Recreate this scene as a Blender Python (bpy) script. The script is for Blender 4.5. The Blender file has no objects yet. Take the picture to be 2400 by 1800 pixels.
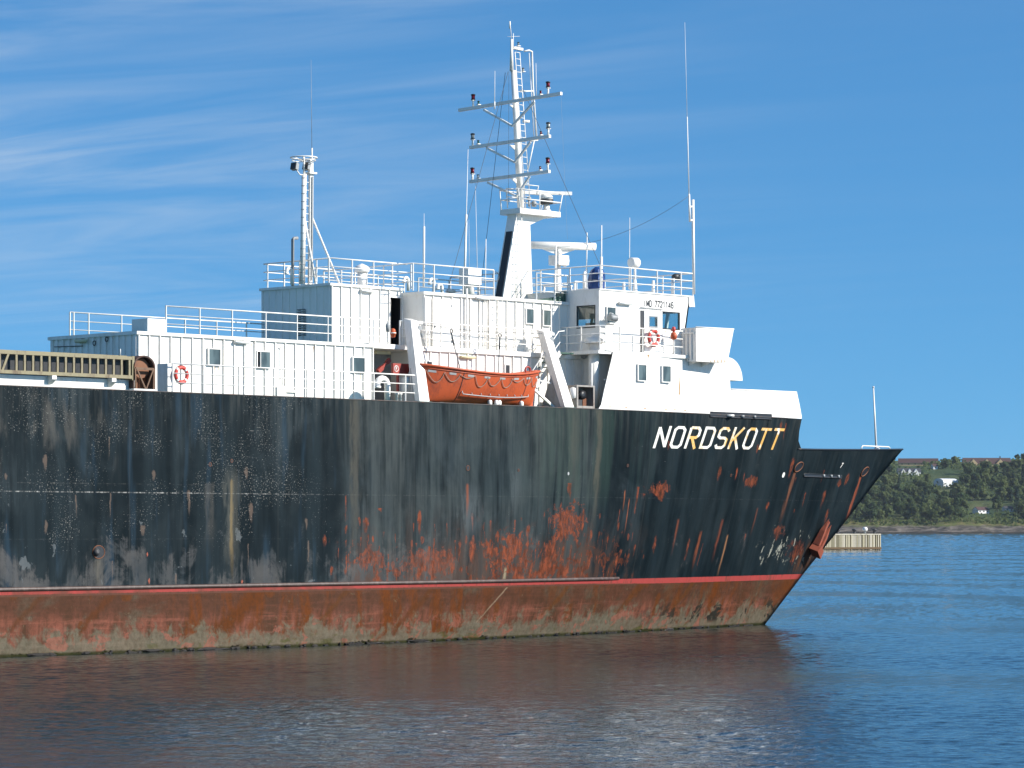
import bpy, bmesh, math, random
from mathutils import Vector, Matrix, noise
random.seed(7)
R = math.radians
scene = bpy.context.scene
col = scene.collection

# ------------------------------------------------------------------ camera
# Ship frame: X forward, Y to port (starboard side plating at Y=0), Z up from the waterline, metres.
FPX, HORIZ, VIEW, EYE = 7300.0, 1238.0, R(44.6), 5.2
VX, VY = math.cos(VIEW), math.sin(VIEW)          # view direction on the ground
CAM = Vector((-74.743, -102.63, EYE))
cd = bpy.data.cameras.new('camera'); cam = bpy.data.objects.new('camera', cd); col.objects.link(cam)
cam.location = CAM
cam.rotation_euler = (R(90), 0, VIEW - R(90))
cd.sensor_width = 36.0; cd.lens = FPX / 2400 * 36.0; cd.shift_y = (HORIZ - 900) / 2400
cd.clip_start = 1.0; cd.clip_end = 60000.0
scene.camera = cam

# ------------------------------------------------------------------ sky, sun, exposure
SUN_EL, SUN_AZ = R(31), R(30)                     # azimuth from starboard beam towards the bow
sd = Vector((math.cos(SUN_EL) * math.sin(SUN_AZ), -math.cos(SUN_EL) * math.cos(SUN_AZ), math.sin(SUN_EL)))
w = bpy.data.worlds.new('World'); scene.world = w; w.use_nodes = True
nt = w.node_tree; nt.nodes.clear()
def wn(t, **k):
    n = nt.nodes.new(t)
    for a, b in k.items(): setattr(n, a, b)
    return n
def wl(a, b): nt.links.new(a, b)
tc = wn('ShaderNodeTexCoord')
lift = wn('ShaderNodeVectorMath', operation='ADD'); lift.inputs[1].default_value = (0, 0, 0.11)
nrm = wn('ShaderNodeVectorMath', operation='NORMALIZE')
wl(tc.outputs['Generated'], lift.inputs[0]); wl(lift.outputs[0], nrm.inputs[0])
sky = wn('ShaderNodeTexSky', sky_type='NISHITA', sun_disc=False)
sky.sun_elevation = SUN_EL; sky.sun_rotation = math.atan2(sd.x, sd.y)
sky.altitude = 0; sky.air_density = 1.0; sky.dust_density = 0.25; sky.ozone_density = 2.5
wl(nrm.outputs[0], sky.inputs['Vector'])
tint = wn('ShaderNodeMix', data_type='RGBA', blend_type='MULTIPLY'); tint.inputs['Factor'].default_value = 1
tint.inputs['B'].default_value = (0.41, 0.87, 1.17, 1)
wl(sky.outputs[0], tint.inputs['A'])
# thin cirrus on a flat layer overhead: direction / (z + k)
sep = wn('ShaderNodeSeparateXYZ'); wl(tc.outputs['Generated'], sep.inputs[0])
def wm(op, a, b):
    n = wn('ShaderNodeMath', operation=op)
    for i, q in enumerate((a, b)):
        if isinstance(q, (int, float)): n.inputs[i].default_value = q
        else: wl(q, n.inputs[i])
    return n.outputs[0]
zz = wm('ADD', wm('MAXIMUM', sep.outputs[2], 0.0), 0.10)
cmb = wn('ShaderNodeCombineXYZ')
wl(wm('DIVIDE', sep.outputs[0], zz), cmb.inputs[0]); wl(wm('DIVIDE', sep.outputs[1], zz), cmb.inputs[1])
mp = wn('ShaderNodeMapping'); mp.inputs['Scale'].default_value = (2.3, 0.62, 1); mp.inputs['Location'].default_value = (5.1, 8.2, 0)
mr = wn('ShaderNodeMapping'); mr.inputs['Rotation'].default_value = (0, 0, R(135.4 + 24)); wl(cmb.outputs[0], mr.inputs[0]); wl(mr.outputs[0], mp.inputs[0])
c1 = wn('ShaderNodeTexNoise'); c1.inputs['Scale'].default_value = 1.3; c1.inputs['Detail'].default_value = 7; c1.inputs['Roughness'].default_value = 0.58; c1.inputs['Distortion'].default_value = 1.5
wl(mp.outputs[0], c1.inputs['Vector'])
c2 = wn('ShaderNodeTexNoise'); c2.inputs['Scale'].default_value = 0.75; c2.inputs['Detail'].default_value = 3
wl(cmb.outputs[0], c2.inputs['Vector'])
r1 = wn('ShaderNodeMapRange', interpolation_type='SMOOTHSTEP'); r1.inputs[1].default_value = 0.30; r1.inputs[2].default_value = 0.80
r2 = wn('ShaderNodeMapRange', interpolation_type='SMOOTHSTEP'); r2.inputs[1].default_value = 0.40; r2.inputs[2].default_value = 0.66
wl(c1.outputs[0], r1.inputs[0]); wl(c2.outputs[0], r2.inputs[0])
# the cirrus thins out towards the bow side of the sky and towards the horizon
r3 = wn('ShaderNodeMapRange', interpolation_type='SMOOTHSTEP'); r3.inputs[1].default_value = -0.20; r3.inputs[2].default_value = 0.16; r3.inputs[3].default_value = 0.04
wl(wm('SUBTRACT', sep.outputs[1], sep.outputs[0]), r3.inputs[0])
r4 = wn('ShaderNodeMapRange', interpolation_type='SMOOTHSTEP'); r4.inputs[1].default_value = 0.050; r4.inputs[2].default_value = 0.078; r4.inputs[3].default_value = 0.12
wl(sep.outputs[2], r4.inputs[0])
cl = wm('MULTIPLY', wm('MULTIPLY', wm('MULTIPLY', r1.outputs[0], r4.outputs[0]), wm('MULTIPLY', r3.outputs[0], wm('ADD', wm('MULTIPLY', r2.outputs[0], 0.6), 0.4))), 0.62)
mixc = wn('ShaderNodeMix', data_type='RGBA'); mixc.inputs['B'].default_value = (5.6, 6.1, 6.6, 1)
wl(cl, mixc.inputs['Factor']); wl(tint.outputs['Result'], mixc.inputs['A'])
bg = wn('ShaderNodeBackground'); bg.inputs['Strength'].default_value = 0.086
wl(mixc.outputs['Result'], bg.inputs['Color'])
wo = wn('ShaderNodeOutputWorld'); wl(bg.outputs[0], wo.inputs[0])
sl = bpy.data.lights.new('sun', 'SUN'); sl.energy = 5.0; sl.angle = R(0.53); sl.color = (1.0, 0.955, 0.88)
sun = bpy.data.objects.new('sun', sl); col.objects.link(sun)
sun.rotation_euler = sd.to_track_quat('Z', 'Y').to_euler(); sun.location = (0, 0, 60)
vs = scene.view_settings; vs.view_transform = 'Standard'; vs.look = 'None'; vs.gamma = 1; vs.exposure = 0.56; vs.use_curve_mapping = False
scene.render.engine = 'CYCLES'
scene.cycles.max_bounces = 8; scene.cycles.transparent_max_bounces = 8

# ------------------------------------------------------------------ measuring helpers
def ray(px):
    u = (px - 1200) / FPX
    return VX + u * VY, VY - u * VX
def S(px, py, X=None, Y=None, Z=None):
    """Survey: where a sighted point lies on a known plane of the ship (X, Y or Z given)."""
    dx, dy = ray(px); dz = (HORIZ - py) / FPX
    t = (X - CAM.x) / dx if X is not None else (Y - CAM.y) / dy if Y is not None else (Z - CAM.z) / dz
    return Vector((CAM.x + t * dx, CAM.y + t * dy, CAM.z + t * dz))
def SX(px, Y): return S(px, 0, Y=Y).x
def SY(px, X): return S(px, 0, X=X).y
YC, BEAM = 5.8, 5.8
STEM = [(-2.5, 51.6), (0, 54.69), (2.86, 58.15), (3.95, 59.55), (5.82, 61.95), (7.72, 64.2), (9.64, 66.8), (11.2, 68.9)]
def stem_x(z):
    for (a, xa), (b, xb) in zip(STEM, STEM[1:]):
        if z <= b: return xa + (xb - xa) * (z - a) / (b - a)
    return STEM[-1][1]
def hull_y(x, z):
    zc = min(z, 11.0); k = max(0.0, min(1.0, zc / 11.0)); xs = stem_x(zc)
    x0 = 15 + 19 * k ** 0.8; n = 1.75 + 0.3 * k
    u = max(0.0, min(1.0, (x - x0) / (xs - x0)))
    y = YC - BEAM * (1 - u ** n)
    if z < 2.3: y += 0.07 * ((2.3 - z) / 2.3) ** 1.6
    return min(y, YC)
def SH(px, py, off=0.0):
    y = 0.0
    for _ in range(40):
        p = S(px, py, Y=y); y2 = hull_y(p.x, p.z); y += 0.5 * (y2 - y)
    p.y = hull_y(p.x, p.z) - off
    return p

# ------------------------------------------------------------------ node material helper
class NM:
    def __init__(s, name):
        s.m = bpy.data.materials.new(name); s.m.use_nodes = True
        s.t = s.m.node_tree; s.t.nodes.clear()
        s.out = s.n('ShaderNodeOutputMaterial'); s.b = s.n('ShaderNodeBsdfPrincipled')
        s.l(s.b.outputs[0], s.out.inputs[0]); s.co = None
    def n(s, t, **k):
        n = s.t.nodes.new(t)
        for a, b in k.items(): setattr(n, a, b)
        return n
    def l(s, a, b): s.t.links.new(a, b)
    def put(s, sock, v):
        if isinstance(v, (int, float)): sock.default_value = v
        elif isinstance(v, (tuple, list)): sock.default_value = tuple(v) + ((1,) if len(v) == 3 and sock.type == 'RGBA' else ())
        else: s.l(v, sock)
    def obj(s):
        if s.co is None: s.co = s.n('ShaderNodeTexCoord').outputs['Object']
        return s.co
    def xyz(s):
        n = s.n('ShaderNodeSeparateXYZ'); s.l(s.obj(), n.inputs[0]); return n.outputs
    def m2(s, op, a, b=0.0, c=0.0, clamp=False):
        n = s.n('ShaderNodeMath', operation=op, use_clamp=clamp)
        s.put(n.inputs[0], a); s.put(n.inputs[1], b); s.put(n.inputs[2], c); return n.outputs[0]
    def mul(s, a, b): return s.m2('MULTIPLY', a, b)
    def noise(s, sc, scale=(1, 1, 1), detail=4, rough=0.55, dist=0.0, loc=(0, 0, 0), rot=(0, 0, 0), vec=None):
        mp = s.n('ShaderNodeMapping'); mp.inputs['Scale'].default_value = scale; mp.inputs['Location'].default_value = loc; mp.inputs['Rotation'].default_value = rot
        s.l(vec or s.obj(), mp.inputs[0])
        n = s.n('ShaderNodeTexNoise'); n.inputs['Scale'].default_value = sc; n.inputs['Detail'].default_value = detail
        n.inputs['Roughness'].default_value = rough; n.inputs['Distortion'].default_value = dist
        s.l(mp.outputs[0], n.inputs['Vector']); return n.outputs[0]
    def step(s, v, a, b, to0=0.0, to1=1.0):
        n = s.n('ShaderNodeMapRange', interpolation_type='SMOOTHSTEP'); s.put(n.inputs[0], v)
        n.inputs[1].default_value = a; n.inputs[2].default_value = b; n.inputs[3].default_value = to0; n.inputs[4].default_value = to1
        return n.outputs[0]
    def mix(s, f, a, b):
        n = s.n('ShaderNodeMix', data_type='RGBA'); s.put(n.inputs['Factor'], f); s.put(n.inputs['A'], a); s.put(n.inputs['B'], b); return n.outputs['Result']
    def bump(s, h, strength, dist):
        n = s.n('ShaderNodeBump'); n.inputs['Strength'].default_value = strength; n.inputs['Distance'].default_value = dist
        s.l(h, n.inputs['Height']); s.l(n.outputs[0], s.b.inputs['Normal']); return n
    def done(s, base=None, rough=0.5, metal=0.0, spec=None):
        if base is not None: s.put(s.b.inputs['Base Color'], base)
        s.put(s.b.inputs['Roughness'], rough); s.put(s.b.inputs['Metallic'], metal)
        if spec is not None: s.b.inputs['Specular IOR Level'].default_value = spec
        return s.m
def worn(name, c, c2=None, amt=0.35, scale=1.6, rough=0.5, streak=True, metal=0.0, bump=0.0):
    """Painted or bare surface with patchy wear of a second colour."""
    k = NM(name); c2 = c2 or tuple(0.6 * v for v in c)
    n1 = k.noise(scale, (1, 1, 0.25 if streak else 1), 6, 0.62)
    n2 = k.noise(scale * 6, (1, 1, 0.5 if streak else 1), 4, 0.6)
    f = k.mul(k.step(k.m2('ADD', k.mul(n1, 0.65), k.mul(n2, 0.35)), 0.46, 0.70), amt)
    if bump: k.bump(n2, 0.4, bump)
    return k.done(k.mix(f, c, c2), k.m2('ADD', k.mul(n2, 0.25), rough - 0.12), metal)

# ------------------------------------------------------------------ mesh helper
class MB:
    def __init__(s): s.v = []; s.f = []; s.sm = []
    def face(s, idx, smooth=False): s.f.append(idx); s.sm.append(smooth)
    def box(s, x0, x1, y0, y1, z0, z1):
        b = len(s.v)
        for x in (x0, x1):
            for y in (y0, y1):
                for z in (z0, z1): s.v.append((x, y, z))
        for q in ((0, 1, 3, 2), (4, 6, 7, 5), (0, 4, 5, 1), (2, 3, 7, 6), (0, 2, 6, 4), (1, 5, 7, 3)): s.face([b + i for i in q])
        return s
    def obox(s, c, ax, ay, az):
        """Oriented box: centre and three half-axis vectors."""
        b = len(s.v); c = Vector(c); ax, ay, az = Vector(ax), Vector(ay), Vector(az)
        for i in (-1, 1):
            for j in (-1, 1):
                for k in (-1, 1): s.v.append(tuple(c + ax * i + ay * j + az * k))
        for q in ((0, 1, 3, 2), (4, 6, 7, 5), (0, 4, 5, 1), (2, 3, 7, 6), (0, 2, 6, 4), (1, 5, 7, 3)): s.face([b + i for i in q])
        return s
    def bar(s, p, q, wd, ht, up=(0, 0, 1)):
        p, q = Vector(p), Vector(q); d = (q - p); u = Vector(up); sd_ = d.cross(u)
        if sd_.length < 1e-6: sd_ = d.cross(Vector((1, 0, 0)))
        sd_.normalize(); u = sd_.cross(d).normalized()
        return s.obox((p + q) / 2, d / 2, sd_ * wd / 2, u * ht / 2)
    def tube(s, pts, r, n=8, cap=True, r2=None):
        pts = [Vector(p) for p in pts]; b = len(s.v); m = len(pts)
        t0 = (pts[1] - pts[0]).normalized(); ref = Vector((0, 0, 1)) if abs(t0.z) < 0.9 else Vector((1, 0, 0))
        u = (ref - t0 * ref.dot(t0)).normalized()
        for i, p in enumerate(pts):
            if 0 < i < m - 1: t = ((p - pts[i - 1]).normalized() + (pts[i + 1] - p).normalized())
            elif i: t = p - pts[i - 1]
            else: t = t0
            t = t.normalized() if t.length > 1e-9 else t0
            u = (u - t * u.dot(t)).normalized(); wv = t.cross(u)
            rr = r if r2 is None else r + (r2 - r) * i / (m - 1)
            for k in range(n):
                a = 2 * math.pi * k / n; s.v.append(tuple(p + (u * math.cos(a) + wv * math.sin(a)) * rr))
        for i in range(m - 1):
            for k in range(n):
                s.face([b + i * n + k, b + i * n + (k + 1) % n, b + (i + 1) * n + (k + 1) % n, b + (i + 1) * n + k], True)
        if cap:
            s.face([b + k for k in range(n)][::-1]); s.face([b + (m - 1) * n + k for k in range(n)])
        return s
    def lathe(s, c, prof, n=16, axis='Z'):
        """Profile of (radius, height) turned about an axis through c."""
        b = len(s.v); c = Vector(c)
        for r, h in prof:
            for k in range(n):
                a = 2 * math.pi * k / n; x, y = r * math.cos(a), r * math.sin(a)
                d = {'Z': (x, y, h), 'Y': (x, h, y), 'X': (h, x, y)}[axis]
                s.v.append(tuple(c + Vector(d)))
        m = len(prof)
        for i in range(m - 1):
            for k in range(n):
                s.face([b + i * n + k, b + i * n + (k + 1) % n, b + (i + 1) * n + (k + 1) % n, b + (i + 1) * n + k], True)
        s.face([b + k for k in range(n)][::-1]); s.face([b + (m - 1) * n + k for k in range(n)])
        return s
    def prism(s, pts, off):
        """Planar polygon (3D points) extruded by the vector off."""
        b = len(s.v); n = len(pts); off = Vector(off)
        for p in pts: s.v.append(tuple(p))
        for p in pts: s.v.append(tuple(Vector(p) + off))
        s.face(list(range(b, b + n))); s.face(list(range(b + 2 * n - 1, b + n - 1, -1)))
        for i in range(n):
            j = (i + 1) % n; s.face([b + i, b + n + i, b + n + j, b + j])
        return s
    def torus(s, c, Rr, r, axis='Y', n=28, k=10, a0=0, a1=2 * math.pi):
        c = Vector(c); full = abs(a1 - a0 - 2 * math.pi) < 1e-6
        pts = []
        for i in range(n + 1):
            a = a0 + (a1 - a0) * i / n; x, y = Rr * math.cos(a), Rr * math.sin(a)
            pts.append(c + Vector({'Y': (x, 0, y), 'X': (0, x, y), 'Z': (x, y, 0)}[axis]))
        return s.tube(pts, r, k, not full)
    def wall(s, axis, plane, th, u0, u1, z0, z1, holes=()):
        """Wall slab with rectangular openings. axis 'Y': plane is y, u along x; 'X': plane is x, u along y."""
        us = sorted({u0, u1, *[h[0] for h in holes], *[h[1] for h in holes]}); zs = sorted({z0, z1, *[h[2] for h in holes], *[h[3] for h in holes]})
        for a, b in zip(us, us[1:]):
            run = None
            for c, d in zip(zs, zs[1:]):
                mu, mz = (a + b) / 2, (c + d) / 2
                if any(h[0] < mu < h[1] and h[2] < mz < h[3] for h in holes):
                    if run: s._slab(axis, plane, th, a, b, *run); run = None
                else: run = (run[0], d) if run else (c, d)
            if run: s._slab(axis, plane, th, a, b, *run)
        return s
    def _slab(s, axis, p, th, a, b, c, d):
        if axis == 'Y': s.box(a, b, p, p + th, c, d)
        else: s.box(p, p + th, a, b, c, d)
    def mesh(s, name, mat):
        me = bpy.data.meshes.new(name); me.from_pydata([tuple(p) for p in s.v], [], s.f); me.update()
        me.polygons.foreach_set('use_smooth', s.sm)
        bm = bmesh.new(); bm.from_mesh(me); bmesh.ops.recalc_face_normals(bm, faces=bm.faces); bm.to_mesh(me); bm.free()
        for mm in (mat if isinstance(mat, (list, tuple)) else [mat]): me.materials.append(mm)
        return me
    def build(s, name, mat, parent=None):
        return link(name, s.mesh(name, mat), parent)
def link(name, me, parent=None, loc=None):
    o = bpy.data.objects.new(name, me); col.objects.link(o)
    if parent is not None:
        o.parent = parent
        if parent.type == 'EMPTY' and parent.parent is None: o.matrix_parent_inverse = Matrix.Translation(-parent.location)
    if loc is not None: o.location = loc
    return o
def tag(o, label, cat, group=None):
    o['label'] = label; o['category'] = cat
    if group: o['group'] = group
    return o
def thing(name, loc, label, cat, group=None):
    o = bpy.data.objects.new(name, None); col.objects.link(o); o.location = loc; o.empty_display_size = 0.3
    return tag(o, label, cat, group)
def setting(o): o['kind'] = 'structure'; return o
def stuff(o): o['kind'] = 'stuff'; return o

# ------------------------------------------------------------------ materials
WHITE = worn('white_paint', (0.83, 0.80, 0.745), (0.50, 0.43, 0.34), 0.40, 1.1, 0.42)
WHITE_RUST = worn('white_paint_rust_run', (0.79, 0.78, 0.75), (0.50, 0.30, 0.12), 0.30, 1.3, 0.5)
GREY = worn('grey_steel', (0.30, 0.31, 0.31), (0.16, 0.15, 0.14), 0.5, 3, 0.5)
DARK = worn('dark_steel', (0.035, 0.037, 0.04), (0.09, 0.07, 0.05), 0.5, 4, 0.5)
BLACK = worn('black_paint', (0.012, 0.012, 0.014), (0.03, 0.03, 0.03), 0.4, 3, 0.45)
RUST = worn('rust', (0.17, 0.062, 0.026), (0.07, 0.028, 0.018), 0.9, 4, 0.8, False, 0, 0.02)
RUSTRED = worn('red_oxide', (0.26, 0.060, 0.028), (0.12, 0.035, 0.02), 0.8, 4, 0.75, False, 0, 0.02)
ORANGE = worn('lifeboat_orange', (0.50, 0.088, 0.024), (0.27, 0.055, 0.024), 1.0, 1.5, 0.5)
GELB = worn('khaki_frame', (0.25, 0.215, 0.125), (0.12, 0.08, 0.05), 0.9, 3, 0.65)
YELLOWED = worn('yellowed_plastic', (0.62, 0.57, 0.36), None, 0.3, 3, 0.4)
GREEN = worn('green_deck_paint', (0.03, 0.085, 0.06), (0.05, 0.06, 0.05), 0.6, 3, 0.6)
ROPE = worn('rope', (0.30, 0.27, 0.22), None, 0.4, 9, 0.85)
DROPE = worn('dark_wire', (0.06, 0.075, 0.085), None, 0.3, 9, 0.6)
BLUE = worn('blue_tarpaulin', (0.012, 0.045, 0.17), (0.02, 0.07, 0.25), 0.6, 4, 0.35, False)
REDB = worn('buoy_red', (0.55, 0.05, 0.035), None, 0.3, 5, 0.5)
REDSIGN = worn('red_sign_paint', (0.33, 0.035, 0.025), (0.25, 0.10, 0.06), 0.5, 4, 0.5)
LAMPRED = worn('red_lens', (0.16, 0.006, 0.012), None, 0.3, 5, 0.15)
LAMPGRN = worn('green_lens', (0.01, 0.09, 0.06), None, 0.3, 5, 0.15)
LAMPGLS = worn('clear_lens', (0.30, 0.32, 0.30), (0.1, 0.1, 0.1), 0.5, 8, 0.12)
TUBEGL = worn('lamp_cover', (0.62, 0.64, 0.62), None, 0.3, 5, 0.2)
SILVER = worn('reflective_tape', (0.40, 0.40, 0.39), None, 0.4, 6, 0.3)
INTER = worn('cabin_interior', (0.30, 0.29, 0.26), (0.12, 0.12, 0.11), 0.5, 1, 0.7)
def pane_mat(name, c, rough):
    k = NM(name); return k.done(k.mix(k.step(k.noise(1.4, (1, 1, 0.5), 2), 0.42, 0.6), c, tuple(2.1 * q for q in c)), rough)
PANE = pane_mat('window_pane', (0.050, 0.066, 0.066), 0.06)
k = NM('clear_glass'); tr = k.n('ShaderNodeBsdfTransparent'); tr.inputs[0].default_value = (0.86, 0.92, 0.92, 1)
gl = k.n('ShaderNodeBsdfGlossy'); gl.inputs['Roughness'].default_value = 0.03
mx = k.n('ShaderNodeMixShader'); mx.inputs[0].default_value = 0.07; k.l(tr.outputs[0], mx.inputs[1]); k.l(gl.outputs[0], mx.inputs[2]); k.l(mx.outputs[0], k.out.inputs[0])
GLASS = k.m

def drops(k, X, Z, sx, sz, loc, dens, wmax, lmax):
    """Scabs of rust or bare paint, each with a run tapering below it: returns mask and a per-scab random value."""
    wob = k.m2('SUBTRACT', k.noise(1.6, (1, 1, .6), 5, .7, 0, (loc, 0, 0)), .5)
    x_ = k.m2('ADD', X, k.mul(wob, .34)); z_ = k.m2('ADD', Z, k.mul(wob, .5))
    cb = k.n('ShaderNodeCombineXYZ'); k.put(cb.inputs[0], k.m2('ADD', k.mul(x_, sx), loc)); k.put(cb.inputs[1], k.mul(z_, sz))
    vo = k.n('ShaderNodeTexVoronoi', voronoi_dimensions='2D'); vo.inputs['Scale'].default_value = 1; k.l(cb.outputs[0], vo.inputs['Vector'])
    df = k.n('ShaderNodeVectorMath', operation='SUBTRACT'); k.l(cb.outputs[0], df.inputs[0]); k.l(vo.outputs['Position'], df.inputs[1])
    sp = k.n('ShaderNodeSeparateXYZ'); k.l(df.outputs[0], sp.inputs[0]); rgb = k.n('ShaderNodeSeparateColor'); k.l(vo.outputs['Color'], rgb.inputs[0])
    dx = k.m2('ABSOLUTE', k.m2('DIVIDE', sp.outputs[0], sx)); dz = k.m2('DIVIDE', sp.outputs[1], sz); r0, r1, r2 = rgb.outputs
    L = k.m2('ADD', k.mul(r1, lmax), .12); w_ = k.m2('ADD', k.mul(k.mul(r2, r2), wmax), .03)
    t = k.m2('DIVIDE', k.mul(dz, -1), L, clamp=True)
    w_ = k.mul(w_, k.m2('SUBTRACT', 1.0, k.mul(t, .65)))
    fine = k.mul(k.m2('SUBTRACT', k.noise(9, (1, 1, .6), 3, .6, 0, (0, loc, 0)), .5), 1.1)
    e = k.m2('DIVIDE', dx, w_); up = k.m2('DIVIDE', k.m2('MAXIMUM', dz, 0.0), k.m2('ADD', k.mul(w_, 1.2), .05)); q = k.m2('SQRT', k.m2('ADD', k.mul(e, e), k.mul(up, up)))
    f = k.step(k.m2('ADD', q, fine), 1.15, .55); f = k.mul(f, k.m2('SUBTRACT', 1.0, k.mul(t, k.m2('MULTIPLY', t, t))))
    on = k.m2('LESS_THAN', r0, dens)
    return k.mul(f, on), r2
def hull_upper():
    k = NM('black_topside_paint'); X, Y, Z = k.xyz()
    st = k.noise(1.0, (1.1, 0.2, 0.085), 6, 0.62, 0.3)                 # long vertical weather streaks
    st2 = k.noise(1.0, (4.5, 1, 0.30), 5, 0.65, 0.2, (3, 1, 2))
    lo = k.noise(0.16, (1, 1, 1.6), 3, 0.5, 0, (9, 2, 4)); md = k.noise(0.5, (1, 1, 0.8), 6, 0.62, 0.4, (2, 6, 1))
    base = k.mix(k.step(st, 0.36, 0.70), (0.0040, 0.0082, 0.0105), (0.012, 0.020, 0.024))
    base = k.mix(k.mul(k.step(md, .45, .70), .42), base, (0.020, 0.028, 0.031))
    # dull faded plates abreast of the lifeboat, fresher paint fore and aft of them
    wob = k.mul(k.m2('SUBTRACT', lo, 0.5), 1.2); Xw = k.m2('ADD', X, wob)
    fade = k.mul(k.step(Xw, 18.2, 19.8), k.step(Xw, 34.9, 36.0, 1, 0))
    ff = k.mul(fade, k.step(k.m2('ADD', k.mul(st, 0.5), k.m2('ADD', k.mul(st2, 0.25), k.mul(md, .25))), 0.36, 0.64))
    base = k.mix(k.mul(ff, 0.80), base, k.mix(k.step(lo, .35, .65), (0.040, 0.055, 0.058), (0.062, 0.072, 0.070)))
    chk = k.mul(k.step(k.noise(.33, (1, 1, .55), 7, .62, .5, (17, 5, 2)), .48, .66), k.step(X, 42, 36, .35, 1)); base = k.mix(k.mul(chk, k.step(st2, .3, .6, .10, .55)), base, (0.040, 0.054, 0.060))
    dk = k.mul(k.mul(k.step(Z, 8.0, 11.0), k.step(st2, 0.44, 0.72)), 0.45)
    base = k.mix(dk, base, (0.060, 0.064, 0.060))
    bl = k.mul(k.mul(k.step(k.noise(1, (1.7, 1, 0.16), 4, 0.5, 0, (5, 0, 8)), 0.54, 0.72), k.step(X, 17.5, 20.5, 1, 0.1)), 0.42)
    base = k.mix(bl, base, (0.026, 0.056, 0.088))
    br = k.mul(k.mul(k.step(k.noise(.8, (1.4, 1, 0.4), 6, 0.62, 0.3, (7, 0, 3)), 0.55, 0.70), k.step(X, 9, 4, 0, 1)), k.mul(k.step(Z, 6.5, 9.5), .6)); base = k.mix(br, base, (0.085, 0.080, 0.070))
    ir = k.mul(k.mul(k.step(X, 29, 33), k.step(X, 41, 36.5, 0, 1)), k.mul(k.step(Z, 5.5, 8), 0.5))
    base = k.mix(k.mul(ir, k.step(st, 0.4, 0.62)), base, (0.024, 0.046, 0.036))
    # scraped grey primer low down, soft edged and streaky
    pz = k.mul(k.step(Z, 6.0, 2.9), k.step(X, 42, 22, 0, 1))
    pr = k.noise(0.62, (1, 1, 0.80), 9, 0.70, 0.5, (1, 7, 3)); pv = k.m2('ADD', k.mul(pr, .75), k.mul(st2, .25))
    pf = k.mul(k.step(k.m2('ADD', pv, k.mul(pz, 0.14)), 0.58, 0.68), k.step(Z, 6.6, 4.6))
    base = k.mix(k.mul(pf, 0.62), base, k.mix(k.step(md, .35, .65), (0.050, 0.058, 0.062), (0.105, 0.098, 0.092)))
    ps = k.mul(k.step(k.noise(1.0, (1.3, 1, 0.9), 5, 0.6, 0.3, (12, 7, 3)), 0.655, 0.675), k.mul(k.step(X, 20, 16, 0, 1), k.step(Z, 7.4, 5.5)))
    base = k.mix(k.mul(ps, .6), base, (0.12, 0.135, 0.14))
    # tan scabs aft
    tf, tr_ = drops(k, X, Z, .55, .42, 40, k.mul(k.step(X, 19, 14, 0, 1), k.mul(k.step(Z, 9.8, 7.5, .10, 1), .42)), .16, 1.1)
    base = k.mix(k.mul(tf, .62), base, (0.135, 0.098, 0.076))
    # rust: scabs with runs below them, thickest low down abreast of the lifeboat
    zx = k.mul(k.step(X, 16.5, 20), k.step(X, 42, 36.5, 0, 1)); zone = k.mul(zx, k.step(Z, 6.9, 3.0))
    cell = k.noise(0.8, (1.5, 1, 0.7), 6, 0.68, 0.35, (2, 4, 9))
    stain_ = k.mul(k.step(k.m2('ADD', cell, k.mul(zone, .16)), .60, .74), k.mul(zone, .55))
    base = k.mix(stain_, base, (0.080, 0.038, 0.024)); sm = k.step(k.m2('ADD', k.noise(.45, (1, 1, .35), 6, .66, .4, (7, 7, 7)), k.mul(zone, .14)), .52, .70); base = k.mix(k.mul(sm, k.mul(zone, .6)), base, (0.070, 0.042, 0.030))
    rust = k.mix(k.step(k.noise(3.0, (1.6, 1, .6), 5, .7, .2, (2, 8, 5)), .35, .62), (0.075, 0.024, 0.012), (0.225, 0.058, 0.027))
    dn_ = k.m2('MAXIMUM', k.mul(zone, .95), k.m2('MAXIMUM', k.mul(k.step(X, 40, 46), .10), k.mul(zx, k.mul(k.step(Z, 7.4, 6.6), .16))))
    d1, q1 = drops(k, X, Z, 1.25, .66, 3, dn_, .24, 1.0); d2, q2 = drops(k, X, Z, 2.4, 1.6, 17, k.mul(zone, .75), .11, .40); d3, q3 = drops(k, X, Z, .75, .40, 29, k.mul(dn_, .6), .22, 1.8)
    brk = k.step(k.noise(5.0, (1.2, 1, .7), 5, .72, .3, (9, 4, 4)), .36, .56, .25, 1)
    for d_ in (d3, d1, d2): base = k.mix(k.mul(k.mul(d_, brk), k.step(cell, .25, .6, .5, .95)), base, rust)
    scab = k.step(k.m2('ADD', k.noise(1.6, (1, 1, 1), 7, .7, .3, (3, 3, 9)), k.mul(k.mul(zone, k.step(X, 25, 29, .4, 1)), .13)), .64, .69); base = k.mix(k.mul(scab, k.mul(zone, .9)), base, k.mix(md, (0.05, 0.018, 0.010), rust))
    bigp = k.noise(.38, (1.3, 1, .8), 9, .72, .5, (14, 2, 6)); bz = k.mul(k.mul(k.step(X, 25, 29), k.step(X, 37, 34, 0, 1)), k.step(Z, 5.6, 3.0))
    base = k.mix(k.mul(k.step(k.m2('ADD', bigp, k.mul(bz, .16)), .62, .69), k.mul(bz, .9)), base, rust)
    # grey-white flaked paint at the forefoot
    fl = k.noise(1.0, (2.2, 2.0, 1.2), 7, 0.72, 0.3, (8, 3, 1))
    fz = k.mul(k.mul(k.step(X, 50.0, 52.5), k.step(X, 60, 57.5, 0, 1)), k.mul(k.step(Z, 2.9, 3.4), k.step(Z, 6.0, 4.4)))
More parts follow.
